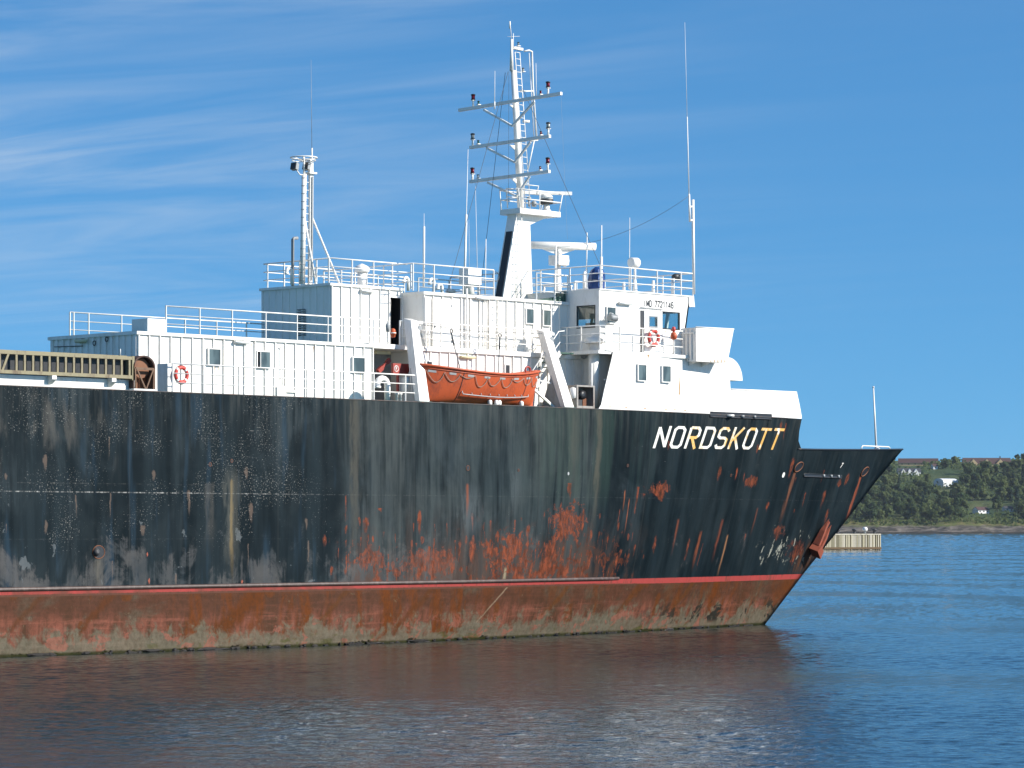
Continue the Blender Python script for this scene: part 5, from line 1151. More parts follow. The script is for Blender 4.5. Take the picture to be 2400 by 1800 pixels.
# stairs from the side deck up to the walkway
sx1, sz1 = SX(1311, 1.5), ZB - .16; sx0 = sx1 - (sz1 - 10.95) * .98
st_o = MB().bar((sx0, 1.45, 10.98), (sx1, 1.45, sz1 + .05), .05, .24).build('stairs', WHITE, ship)
MB().bar((sx0, 2.27, 10.98), (sx1, 2.27, sz1 + .05), .05, .24).build('stringer', WHITE, st_o)
tm_ = MB().box(-.14, .14, -.385, .385, -.02, .02).mesh('tread', GREEN)
for i in range(1, 11): f = i / 11; link('tread', tm_, st_o, (sx0 + (sx1 - sx0) * f, 1.86, 10.98 + (sz1 + .05 - 10.98) * f))
for y in (1.45, 2.27):
    MB().tube([(sx0 + .05, y, 11.0), (sx0 + .05, y, 12.0), (sx1 - .1, y, sz1 + 1.05), (sx1 + .3, y, sz1 + 1.1)], .026, 6).tube([(sx0 + .05, y, 11.5), (sx1, y, sz1 + .55)], .02, 6).tube([((sx0 + sx1) / 2, y, (11 + sz1) / 2), ((sx0 + sx1) / 2, y, (13 + sz1) / 2 + .05)], .022, 6).build('handrail', WHITE, st_o)
MB().box(sx1, sx1 + .9, 1.4, 2.38, sz1 - .02, sz1 + .06).build('landing', GREEN, st_o)
# tall mushroom vent by the winch cabinet
p = S(1392, 955, Y=.9); mushroom((p.x, .9, 10.92), S(1392, 792, Y=.9).z - 10.92 + .05, .26, .47).build('mushroom_vent', WHITE, ship)
p = S(1366 + 62, 900, Y=.5)
MB().tube([(p.x - 1.2, .55, 10.92), (p.x - 1.2, .55, 13.2)], .04, 6).build('standpipe', WHITE, ship)
for z in (11.35, 11.9, 12.4): MB().tube([(p.x - .7, .2, z), (p.x + .1, .15, z)], .03, 6).build('side_rail', WHITE, ship)
a, b = S(1352, 902, Y=.2), S(1394, 952, Y=.2); b.z = 10.97
m = MB().wall('Y', .2, .05, a.x, b.x, b.z, a.z, [(a.x + .1, b.x - .1, b.z + .12, a.z - .08)]); m.box(a.x, a.x + .04, .25, .95, b.z, a.z).box(b.x - .04, b.x, .25, .95, b.z, a.z).box(a.x + .04, b.x - .04, .91, .95, b.z, a.z).box(a.x + .04, b.x - .04, .25, .9, a.z - .04, a.z).box(a.x + .04, b.x - .04, .25, .9, b.z, b.z + .04)
wc = m.build('winch_cabinet', worn('cabinet_paint', (0.30, 0.28, 0.25), (0.13, 0.06, 0.035), .9, 4, .6), ship)
c = (a + b) / 2; MB().lathe((c.x - .05, .5, c.z + .1), [(.05, -.2), (.22, -.18), (.22, .12), (.12, .2)], 14, 'Y').build('winch_motor', BLACK, wc); MB().box(c.x - .4, c.x - .1, .35, .7, b.z + .05, b.z + .42).build('winch_gear', DARK, wc); MB().box(c.x + .05, c.x + .3, .45, .75, b.z + .05, b.z + .5).build('winch_bracket', RUST, wc)
p = S(1343, 920, Y=.4); MB().lathe((p.x, .4, p.z), [(.05, -.3), (.17, -.25), (.17, .2), (.05, .26)], 12, 'Z').build('white_float', WHITE, ship)
# goosenecks and lockers below the aft davit
p = S(908, 935, Y=.9); goose((p.x, .9, 10.92), S(900, 887, Y=.9).z - 10.92, .14, .32).build('gooseneck_vent', WHITE, ship)
a, b = S(953, 884, Y=1.1), S(974, 940, Y=1.1); o = MB().box(a.x, b.x, 1.1, 1.7, 10.92, a.z).build('deck_locker', WHITE, ship); MB().box(a.x + .06, b.x - .06, 1.085, 1.098, 11.02, a.z - .06).build('door', WHITE, o)
for q in (930, 938): p = S(q, 935, Y=.5); MB().lathe((p.x, .5, 10.92), [(.07, 0), (.07, .35), (.1, .36), (.1, .42)], 10).build('sounding_pipe', WHITE, ship)
for q in (1148, 1163, 1170, 1222): p = S(q, 945, Y=.35); MB().lathe((p.x, .35, 10.93), [(.09, 0), (.11, .08), (.11, .22), (.05, .28)], 10).build('deck_fitting', WHITE, ship)
for q0, q1 in ((1052, 1068), (1075, 1096)): p, r_ = S(q0, 945, Y=1.0), S(q1, 945, Y=1.0); MB().box(p.x, r_.x, 1.0, 1.4, 10.92, 11.3).build('deck_box', WHITE, ship)
# small panel and white post aft of the lifebuoy
a, b = S(373, 851, Y=.35), S(405, 917, Y=.35); m = MB().box(a.x + .42, b.x, .30, 1.0, 10.96, a.z + .0); m.build('end_cabinet', WHITE, ship)
# loudspeaker and signal lamp by the open door
p = S(916, 780, Y=YL - .12); o = MB().lathe(p + Vector((-.1, .1, .25)), [(.09, -.2), (.11, .1), (.04, .22)], 10, 'Z').build('loudspeaker', GREY, ship); MB().bar(p + Vector((-.08, .1, -.4)), p + Vector((-.08, .1, .4)), .10, .10).build('bracket', WHITE, o)

# ------------------------------------------------------------------ lifebuoys and marker lights
def lifebuoy(c, dia, label):
    o = thing('lifebuoy', (c[0], c[1], c[2] - dia / 2), label, 'lifebuoy'); Rr = dia * .40; r_ = dia * .105
    for i in range(4):
        a = math.pi / 4 + math.pi / 2 * i + .0
        MB().torus(c, Rr, r_, 'Y', 10, 10, a - R(36) + math.pi / 4, a + R(36) + math.pi / 4).build('red_segment', REDB, o)
        MB().torus(c, Rr, r_ * 1.03, 'Y', 4, 10, a - R(9.1), a + R(9.1)).build('white_band', WHITE, o)
    MB().torus(c, dia * .52, .012, 'Y', 28, 5).build('grab_line', ROPE, o)
    return o
c = S(425, 878.5, Y=.16); lifebuoy(c, .78, 'red and white lifebuoy hung on the hull side rail beside the lower deckhouse')
c = S(1532, 792, Y=.26); lifebuoy(c, .86, 'red and white lifebuoy hung on the bridge deck rail before the wheelhouse door')
p = S(1579, 800, Y=.10)
o = thing('marker_light', (p.x, .10, ZB), 'orange man overboard marker light clamped on the bridge deck rail', 'light')
q = S(1579, 786, Y=.06); MB().lathe(q, [(.06, -.22), (.14, -.17), (.17, -.02), (.13, .12), (.06, .16)], 14).build('float', ORANGE, o); MB().lathe(q + Vector((0, 0, .17)), [(.05, 0), (.09, .06), (.09, .22), (.03, .26)], 12).build('lamp', REDB, o); MB().tube([q + Vector((0, 0, -.2)), (q.x, q.y, ZB)], .02, 6).build('pole', WHITE, o)
p = S(921, 781, Y=YL - .1)
o = thing('marker_light', (p.x, p.y, p.z - .3), 'orange and white marker float hanging at the open dark doorway', 'light')
MB().lathe(p, [(.05, -.2), (.12, -.15), (.12, -.06), (.15, -.05), (.15, .05), (.12, .06), (.12, .16), (.05, .22)], 12).build('float', ORANGE, o); MB().lathe(p, [(.125, -.02), (.152, -.01), (.152, .03), (.125, .04)], 12).build('white_band', WHITE, o)
o = thing('ring_buoy', S(1237, 872, Y=1.0), 'dark red ring hung behind the lifeboat at the stairs', 'buoy'); MB().torus(S(1237, 868, Y=1.0), .17, .05, 'Y', 20, 8).build('ring', REDSIGN, o)

# ------------------------------------------------------------------ lifeboat
yb_ = 0.92; HBm = 1.10
L0, L1 = S(987, 851, Y=yb_ - .3).x, S(1266, 868, Y=yb_ - .1).x
zs0, zs1 = S(989, 851, Y=yb_ - .3).z, S(1266, 868, Y=yb_ - .1).z; zmid = S(1150, 873.5, Y=yb_ - 1.1).z; zk = 11.0
lb = thing('lifeboat', ((L0 + L1) / 2, yb_, zk), 'weathered orange open lifeboat hung between white davits on the side deck', 'lifeboat')
def lbw(t): return HBm * max(0.0, 1 - abs(2 * t - 1) ** 2.4) ** .72
def lbs(t): return zmid + (zs0 - zmid) * max(0, (0.58 - t) / .58) ** 1.9 + (zs1 - zmid) * max(0, (t - .58) / .42) ** 1.8
def lbk(t): return zk + .10 * max(0, (.12 - t) / .12) ** 2 + .06 * max(0, (t - .93) / .07) ** 2
def lbx(t, s): return L0 + (L1 - L0) * t - (.42 * (1 - s) * max(0, (t - .5) * 2) ** 3) + .42 * (1 - s) * max(0, (.5 - t) * 2) ** 3
def lbp(t, s, side=-1, off=0.0):
    full = 0.34 + .16 * abs(2 * t - 1) ** 2
    y = (lbw(t) * (s ** full) + off) * side
    if s == 0: y = off * side
    return Vector((lbx(t, s), yb_ + y, lbk(t) + (lbs(t) - lbk(t)) * s))
m = MB(); nt_, ns_ = 40, 12
for side in (-1, 1):
    b = len(m.v)
    for i in range(nt_ + 1):
        for j in range(ns_ + 1): m.v.append(tuple(lbp(i / nt_, (j / ns_) ** 1.6, side)))
    for i in range(nt_):
        for j in range(ns_): a = b + i * (ns_ + 1) + j; m.face([a, a + ns_ + 1, a + ns_ + 2, a + 1], True)
hl_o = m.build('hull', ORANGE, lb)
m = MB(); b = 0
for i in range(nt_ + 1):
    t = i / nt_; wv = lbw(t) * .96
    for q in (-1, -.5, 0, .5, 1): m.v.append((lbx(t, 1), yb_ + wv * q, lbs(t) - .12 + .10 * (1 - q * q)))
for i in range(nt_):
    for j in range(4): a = i * 5 + j; m.face([a, a + 5, a + 6, a + 1], True)
m.build('deck_cover', worn('boat_cover', (0.34, 0.12, 0.06), None, .5, 2, .7), lb)
for side in (-1, 1):
    MB().tube([lbp(t / 36, 1, side, .02) + Vector((0, 0, -.03)) for t in range(37)], .055, 8).build('gunwale', ORANGE, lb)
    MB().tube([lbp(t / 36, .90, side, .012) for t in range(1, 36)], .022, 6).build('rubbing_band', ORANGE, lb)
    pts = []; n = 9
    for i in range(n):
        sag_ = (.30, .24, .10, .33, .27, .30, .12, .22, .28)[i]
        for j in range(8):
            f = j / 8; t = .035 + .93 * (i + f + .05 * math.sin(3 * i)) / n; pts.append(lbp(t, .84 - sag_ * math.sin(math.pi * f) ** .8, side, .035))
    MB().tube(pts, .015, 5).build('grab_line', ROPE, lb)
    bt_ = [lbp(.28 + .58 * i / 16, .30 - .04 * math.sin(math.pi * i / 16) - .03, side, .10) for i in range(17)]
    MB().tube([lbp(.275, .36, side, .03)] + bt_ + [lbp(.865, .33, side, .03)], .026, 6).build('bilge_rail', SILVER, lb)
    for i in range(1, 8): t = .28 + .58 * i / 8; MB().tube([lbp(t, .27, side, .10), lbp(t, .33, side, .0)], .02, 5).build('rail_stud', SILVER, lb)
    for i in range(8):
        t = .045 + .125 * i; P = [lbp(t, .80, side, .008), lbp(t + .045, .80, side, .008), lbp(t + .045, .86, side, .008), lbp(t, .86, side, .008)]
        MB().prism(P, (0, -.004 * -side, 0)).build('reflector', SILVER, lb)
    for t, s0, s1 in ((.25, 1.0, .02), (.80, 1.0, .05)): MB().tube([lbp(t + .02 * (1 - q / 10), s0 + (s1 - s0) * q / 10, side, .02) for q in range(11)], .012, 5).build('gripe', DROPE, lb)
MB().tube([lbp(i / 30, 0, -1, 0) + Vector((0, 0, -.02)) for i in range(31)], .05, 6).build('keel', ORANGE, lb)
MB().box(lbx(.93, .02), lbx(.995, .02), yb_ - .05, yb_ + .05, 10.99, 11.25).build('skeg', ORANGE, lb)
for q in ((1058, 780, 1077, 866), (1171.7, 790, 1168, 872)):
    a, b = S(q[0], q[1], Y=yb_), S(q[2], q[3], Y=yb_); b.z = lbs(.3) - .05
    MB().tube([a, a.lerp(b, .35), b + Vector((0, 0, .3)), b], .022, 6).tube([a, a.lerp(b, .33)], .04, 6).build('lifting_sling', DROPE, lb); MB().torus(a + Vector((0, 0, .08)), .085, .025, 'Y', 14, 6).build('sling_eye', BLACK, lb)
for t in (.13, .78): p = lbp(t, 0); MB().box(p.x - .12, p.x + .12, yb_ - .4, yb_ + .4, 10.915, 11.02).build('boat_chock', DARK, ship)

# ------------------------------------------------------------------ stowed gangway on brackets, with its rusty turntable drum
yg = 0.18; g0, g1 = -16.0, SX(308, yg)
zt_, zb2 = S(150, 828, Y=yg).z, S(150, 881, Y=yg).z
gw = thing('stowed_gangway', (g0, yg, zb2), 'khaki steel lattice gangway stowed flat along the aft hull side', 'gangway')
for y in (yg, yg + .75):
    MB().box(g0, g1, y - .05, y + .05, zt_ - .14, zt_).build('top_chord', GELB, gw); MB().box(g0, g1, y - .05, y + .05, zb2, zb2 + .14).build('bottom_chord', GELB, gw)
pitch = SX(120, yg) - SX(100.8, yg); sm_ = MB().box(-.05, .05, -.035, .035, zb2 + .14, zt_ - .14).mesh('slat', GELB)
nx = int((g1 - g0 - .1) / pitch)
for i in range(nx):
    x = g1 - .12 - i * pitch
    if abs(x - SX(27, yg)) < pitch * .45:
        MB().bar((x - .28, yg, zb2 + .12), (x + .02, yg, zt_ - .12), .07, .10).build('bent_slat', GELB, gw); continue
    for y in (yg, yg + .75): link('slat', sm_, gw, (x, y, 0))
MB().box(g0, g1 - .1, yg + .28, yg + .34, zb2 + .005, zt_ - .005).build('dark_backing', BLACK, gw)  # black sheet run full height so no sunlight comes through; darkens the gaps
MB().box(g0, g1 - .2, yg + .05, yg + .7, zt_ + .003, zt_ + .03).build('walkway', GELB, gw)
MB().box(g1, g1 + .12, yg - .06, yg + .8, zb2 - .06, zt_ + .02).build('end_plate', GELB, gw)
m = MB()
for q in (0, 10, 22): x = SX(300, yg) - q * .9 - .4; m.tube([(x, yg, zt_ + .02), (x, yg, zt_ + .30)], .02, 5)
m.build('stub', WHITE, gw)
for q in (120, 260): x = SX(q, yg); MB().prism([(x, .10, zb2 - .005), (x, .42, zb2 - .005), (x, .42, zb2 - .36), (x, .10, zb2 - .16)], (.22, 0, 0)).build('gangway_bracket', WHITE, ship)
for q in (-20, -160, -300, -440): x = SX(q, yg); MB().prism([(x, .10, zb2 - .005), (x, .42, zb2 - .005), (x, .42, zb2 - .36), (x, .10, zb2 - .16)], (.22, 0, 0)).build('gangway_bracket', WHITE, ship)
# turntable drum: arched rusty housing, drum face, A-frame
dx0, dx1 = SX(313, .1), SX(365, .1); zb3 = 10.99; zt3 = S(340, 833, Y=.1).z; rr = (dx1 - dx0) / 2; cx = (dx0 + dx1) / 2; 
td = thing('gangway_drum', (cx, .5, zb3), 'rusty arched drum housing with an A frame at the end of the gangway', 'drum')
m = MB(); n = 16; arc = [(cx + rr * math.cos(a), zt3 - rr * .85 + rr * .85 * math.sin(a)) for a in [math.pi * i / n for i in range(n + 1)]]; outl = [(dx1, zb3)] + arc + [(dx0, zb3)]
inn = [(cx + (x - cx) * .90, zb3 + (z - zb3) * .955) for x, z in outl]
for (x0, z0), (x1, z1), (u0, v0), (u1, v1) in zip(outl, outl[1:], inn, inn[1:]): m.prism([(x0, .12, z0), (x1, .12, z1), (u1, .12, v1), (u0, .12, v0)], (0, .75, 0))
m.build('housing', worn('dark_rust', (.05, .03, .025), (.14, .05, .025), .8, 4, .8, False), td)
m = MB(); m.prism([(x, .70, z) for x, z in inn], (0, .1, 0)); m.build('back_plate', RUST, td)
MB().lathe((cx, .55, zt3 - rr * .9), [(rr * .70, -.22), (rr * .74, -.18), (rr * .74, .12)], 22, 'Y').build('drum', worn('drum_rust', (.20, .085, .04), (.11, .045, .03), .8, 3, .75, False), td)
zf = zt3 - rr * .95
m = MB().bar((dx0 + .1, .10, zf), (dx1 - .1, .10, zf), .06, .10).bar((dx0 + .15, .08, zf), (cx + .05, .08, zb3 + .02), .05, .06).bar((dx1 - .15, .08, zf), (cx + .05, .08, zb3 + .02), .05, .06).bar((dx0 + .08, .1, zf), (dx0 + .12, .1, zb3), .05, .06).bar((dx1 - .1, .1, zf), (dx1 - .12, .1, zb3), .05, .06); m.build('a_frame', worn('pale_rust', (.16, .09, .05), (.09, .04, .025), .8, 5, .7), td)
MB().box(dx0 - .02, dx1 + .05, .05, .9, zb3 - .04, zb3 + .05).build('foot', WHITE_RUST, td)

# ------------------------------------------------------------------ anchor housed on the starboard bow
ap = SH(1917, 1255); an = hull_normal(ap); au = Vector((.62, 0, 1)); au = (au - an * au.dot(an)).normalized(); asd = au.cross(an).normalized()
if asd.x < 0: asd = -asd
anc = thing('anchor', ap - au * 1.0, 'rust red stockless anchor housed against the bow below the hawse', 'anchor')
def AP(u, s_, o_): return ap + au * u + asd * s_ + an * o_
MB().prism([AP(-1.05, -.42, .10), AP(-1.05, .48, .10), AP(-.62, .30, .10), AP(-.62, -.30, .10)], an * .55).build('crown', RUSTRED, anc)
for sg in (-1, 1):
    m = MB(); base = [AP(-.66, sg * .34, .12), AP(-.66, sg * .10, .12), AP(-.66, sg * .10, .5), AP(-.66, sg * .34, .5)]; tipc = AP(1.05, sg * .36, .22); midq = [AP(.2, sg * .42, .12), AP(.2, sg * .18, .12), AP(.2, sg * .18, .40), AP(.2, sg * .42, .40)]
    m.v += [tuple(v) for v in base + midq] + [tuple(tipc)]
    for i in range(4): j = (i + 1) % 4; m.face([i, j, 4 + j, 4 + i]); m.face([4 + i, 4 + j, 8])
    m.face([3, 2, 1, 0]); m.build('fluke', RUSTRED, anc)
MB().bar(AP(-.8, .02, .30), AP(1.0, .02, .12), .16, .14, tuple(an)).build('shank', RUSTRED, anc)

# ------------------------------------------------------------------ jackstaff on the forecastle
jb = S(2055, 1050, Y=YC); jt = S(2047, 909, Y=YC); jb.z = 9.0
o = MB().tube([jb, jt], .065, 8, True, .04).build('jackstaff', WHITE, ship); MB().lathe(jt, [(.05, 0), (.07, .04), (.05, .09)], 10).build('truck', WHITE, o)
MB().lathe((jb.x + .02, YC, 9.5), [(.26, 0), (.16, .2), (.08, .32)], 12).build('staff_foot', WHITE, o)
h0, h1 = S(2019, 1054, Y=YC - .6), S(2086, 1054, Y=YC - .1); h0.z = h1.z = 9.55; e = .24
MB().tube([h0, h0 + Vector((.02, 0, e * .7)), h0 + Vector((.15, .02, e)), h1 + Vector((-.15, -.02, e)), h1 + Vector((-.02, 0, e * .7)), h1], .035, 8).build('hoop_rail', WHITE, ship)

# ================================================================== FAR SHORE
def F(lat, dep, z): return Vector((CAM.x + VY * lat + VX * dep, CAM.y - VX * lat + VY * dep, z))
def hill(lat, dep):
    v = Vector((lat * .011, dep * .011, 3.1)); sh = 2990 + 26 * noise.noise(Vector((lat * .016, 1.7, 0))) + 9 * noise.noise(Vector((lat * .07, 4, 0)))
    d = dep - sh
    if d < 0: return max(-6, d * .25)
    prof = [(0, 0), (22, 4.5), (60, 9), (140, 19), (330, 43), (560, 70), (720, 84), (900, 88), (1500, 60)]
    h = prof[-1][1]
    for (a, ha), (b, hb) in zip(prof, prof[1:]):
        if d <= b: h = ha + (hb - ha) * (d - a) / (b - a); break
    return h + min(1, d / 60) * 4 * noise.noise(v) + min(1, d / 30) * 1.2 * noise.noise(v * 4) + ((4.2 * noise.noise(Vector((lat * .035, dep * .05, 2))) + 3.0 * noise.noise(Vector((lat * .16, dep * .14, 7)))) * min(1, d / 14) * max(0, 1 - d / 90))
m = MB(); lats = [60 + 4 * i for i in range(190)]; deps = [2930 + 4 * i for i in range(40)] + [3090 + 22 * i for i in range(56)]
for d in deps:
    for l_ in lats: m.v.append(tuple(F(l_, d, hill(l_, d))))
nl = len(lats)
for i in range(len(deps) - 1):
    for j in range(nl - 1): m.face([i * nl + j, i * nl + j + 1, (i + 1) * nl + j + 1, (i + 1) * nl + j], True)
k = NM('hillside_ground'); X, Y, Z = k.xyz()
n1 = k.noise(.02, (1, 1, 1), 5, .6); n2 = k.noise(.12, (1, 1, 1.5), 5, .65)
g = k.mix(k.step(n1, .42, .62), (0.040, 0.066, 0.028), (0.085, 0.10, 0.040)); n5 = k.noise(.05, (1, 1, 6), 6, .7, .5); rock = k.mix(k.step(n5, .40, .62), (0.045, 0.040, 0.034), (0.17, 0.145, 0.12))
rk = k.step(k.m2('ADD', Z, k.mul(n2, 9)), 13.5, 10.5); grass_dry = k.mix(k.step(n2, .4, .6), (0.15, 0.13, 0.05), (0.10, 0.12, 0.035))
g = k.mix(k.step(Z, 17, 11), g, grass_dry); tide = k.step(Z, 2.0, 1.0)
rock = k.mix(tide, rock, (0.035, 0.03, 0.024)); k.bump(n2, .8, 2.0)
hill_o = setting(m.build('hillside', k.done(k.mix(rk, g, rock), .9, 0, .1))); hill_o['label'] = 'wooded hillside with a rocky shore across the water'
def ground_at(px, py):
    """Where the line of sight through a surveyed bearing meets the hillside."""
    u = (px - 1200) / FPX; dep = 2960
    while dep < 4100:
        z = EYE + dep * (HORIZ - py) / FPX
        if hill(u * dep, dep) >= z: break
        dep += 4
    return u * dep, dep, hill(u * dep, dep)
# ---- trees
def leaf_mat(name, c1, c2):
    k = NM(name); oi = k.n('ShaderNodeObjectInfo'); n = k.noise(.35, (1, 1, 1), 3)
    f = k.m2('ADD', k.mul(n, .7), k.mul(oi.outputs['Random'], .45)); c = k.mix(k.step(f, .3, .85), c1, c2); k.done(c, .75, 0, .15); t = k.n('ShaderNodeBsdfTranslucent'); k.l(c, t.inputs[0]); mx = k.n('ShaderNodeMixShader'); mx.inputs[0].default_value = .5; k.l(k.b.outputs[0], mx.inputs[1]); k.l(t.outputs[0], mx.inputs[2]); k.l(mx.outputs[0], k.out.inputs[0]); return k.m
LEAF = leaf_mat('foliage', (0.055, 0.090, 0.034), (0.130, 0.160, 0.055)); LEAFD = leaf_mat('dark_foliage', (0.026, 0.056, 0.036), (0.046, 0.080, 0.044)); BARK = worn('bark', (0.10, 0.085, 0.07), None, .4, 3, .9)
def crown_mesh(seed, H_, Wd, kind):
    rg = random.Random(seed); m = MB(); lobes = []
    for i in range(9 if kind == 0 else 7):
        if kind == 0: a = rg.uniform(0, 6.28); r_ = Wd * rg.uniform(.1, .55); lobes.append((r_ * math.cos(a), r_ * math.sin(a), H_ * rg.uniform(.35, .85), Wd * rg.uniform(.28, .45)))
        else: f = i / 6; lobes.append((rg.uniform(-.4, .4), rg.uniform(-.4, .4), H_ * (.2 + .75 * f), Wd * (.6 - .48 * f)))
    for lx, ly, lz, lr in lobes:
        for _ in range(70):
            d = Vector((rg.gauss(0, 1), rg.gauss(0, 1), rg.gauss(0, 1))).normalized(); p = Vector((lx, ly, lz)) + d * lr * rg.uniform(.55, 1.08); s_ = rg.uniform(.5, 1.0) * Wd * .19
            n_ = (d + Vector((rg.uniform(-.6, .6), rg.uniform(-.6, .6), rg.uniform(-.2, .8)))).normalized(); t = n_.orthogonal().normalized(); u = n_.cross(t); b = len(m.v); an_ = rg.uniform(0, 6.28)
            for q in range(4): a = an_ + q * 1.57; m.v.append(tuple(p + (t * math.cos(a) + u * math.sin(a)) * s_ * (1 if q % 2 else 1.4)))
            m.face([b, b + 1, b + 2, b + 3])
    me = bpy.data.meshes.new('crown'); me.from_pydata(m.v, [], m.f); me.update(); me.materials.append(LEAFD if kind else LEAF); return me
trunks = {}
def trunk_mesh(H_):
    m = MB().tube([(0, 0, -.8), (.1, .05, H_ * .3), (.05, -.1, H_ * .62)], H_ * .026, 6, True, H_ * .010)
    for i in range(4): a = 1.57 * i + .4; m.tube([(.06, 0, H_ * (.28 + .06 * i)), (H_ * .17 * math.cos(a), H_ * .17 * math.sin(a), H_ * (.48 + .06 * i))], H_ * .010, 5, True, H_ * .004)
    return m.mesh('trunk', BARK)
crowns = [(crown_mesh(s_, 13, 6.5, 0), trunk_mesh(13)) for s_ in range(6)] + [(crown_mesh(40 + s_, 15, 4.4, 1), trunk_mesh(15)) for s_ in range(3)]
rg = random.Random(11)
houses = []       # (px range, py range) kept clear
CLEAR = [(2092, 2165, 1090, 1114), (2182, 2250, 1112, 1146), (2268, 2330, 1178, 1206), (2345, 2376, 1180, 1202), (2098, 2205, 1074, 1090), (2250, 2372, 1072, 1094), (2205, 2262, 1152, 1168), (2302, 2370, 1163, 1167), (2325, 2375, 1226, 1234)]
spots = []; tries = 0
while len(spots) < 296 and tries < 20000:
    tries += 1
    px_ = rg.uniform(1900, 2450); py_ = 1226 - 146 * rg.random() ** 1.05
    if any(a - 5 < px_ < b + 5 and c - 2 < py_ < d + (4 if (b - a, d - c) in ((57, 16), (68, 4), (50, 8)) else 22 if b - a < 80 else 15) for a, b, c, d in CLEAR): continue
    if any(abs(px_ - q[0]) < 8.5 and abs(py_ - q[1]) < 5 for q in spots): continue
    spots.append((px_, py_))
spots.sort(key=lambda q: q[1])
GT = 'trees on the far hillside'
for i, (px_, py_) in enumerate(spots):
    l_, d_, z_ = ground_at(px_, py_); conif = rg.random() < .14; ci = rg.randrange(6, 9) if conif else rg.randrange(6); sc_ = rg.uniform(.75, 1.30) * (1.0 if py_ > 1100 else .7)
    cme, tme = crowns[ci]
    o = link('conifer_tree' if conif else 'broadleaf_tree', tme, None, F(l_, d_, z_)); o.scale = (sc_, sc_, sc_ * rg.uniform(.85, 1.1)); o.rotation_euler = (0, 0, rg.uniform(0, 6.28))
    near = [n_ for n_, hx, hy_, rx_, ry_ in (('the rounded white hall', 2217, 1140, 55, 30), ('the white shore cottages', 2320, 1200, 70, 24), ('the house with three white gables', 2130, 1113, 50, 18)) if abs(px_ - hx) < rx_ and abs(py_ - hy_) < ry_]
    zone_ = ('on the ridge among the red roofed houses' if py_ < 1098 else 'just above the rocky shore' if py_ > 1208 else 'growing beside ' + near[0] if near else 'in the wood on the open slope of the far hillside')
    tag(o, ('dark narrow conifer ' if conif else 'rounded green broadleaf tree ') + zone_, 'tree', ('conifers ' if conif else 'broadleaf trees ') + zone_)
    c_o = bpy.data.objects.new('crown', cme); col.objects.link(c_o); c_o.parent = o
# undergrowth: one uncountable mass
m = MB(); rg = random.Random(5)
for _ in range(15000):
    px_ = rg.uniform(1740, 2560); py_ = 1226 - 148 * rg.random()
    if any(a < px_ < b and c + 4 < py_ < d + 4 for a, b, c, d in CLEAR): continue
    u_ = (px_ - 1200) / FPX; d_ = 3040 + 720 * ((1226 - py_) / 148) ** 1.05; l_ = u_ * d_; p = F(l_, d_, hill(l_, d_) + 5.5 * rg.random() ** 1.6); s_ = rg.uniform(.8, 2.3); b = len(m.v)
    n_ = Vector((rg.uniform(-1, 1), rg.uniform(-1, 1), rg.uniform(-.2, 1))).normalized(); t = n_.orthogonal().normalized(); u = n_.cross(t); a0_ = rg.uniform(0, 6.28)
    for q in range(4): m.v.append(tuple(p + (t * math.cos(a0_ + q * 1.57) + u * math.sin(a0_ + q * 1.57)) * s_))
    m.f.append([b, b + 1, b + 2, b + 3]); m.sm.append(False)
me_ = bpy.data.meshes.new('undergrowth'); me_.from_pydata(m.v, [], m.f); me_.update(); me_.materials.append(LEAF); ug = stuff(link('undergrowth', me_)); ug['label'] = 'dense scrub and bushes between the trees of the hillside'; ug['category'] = 'undergrowth'
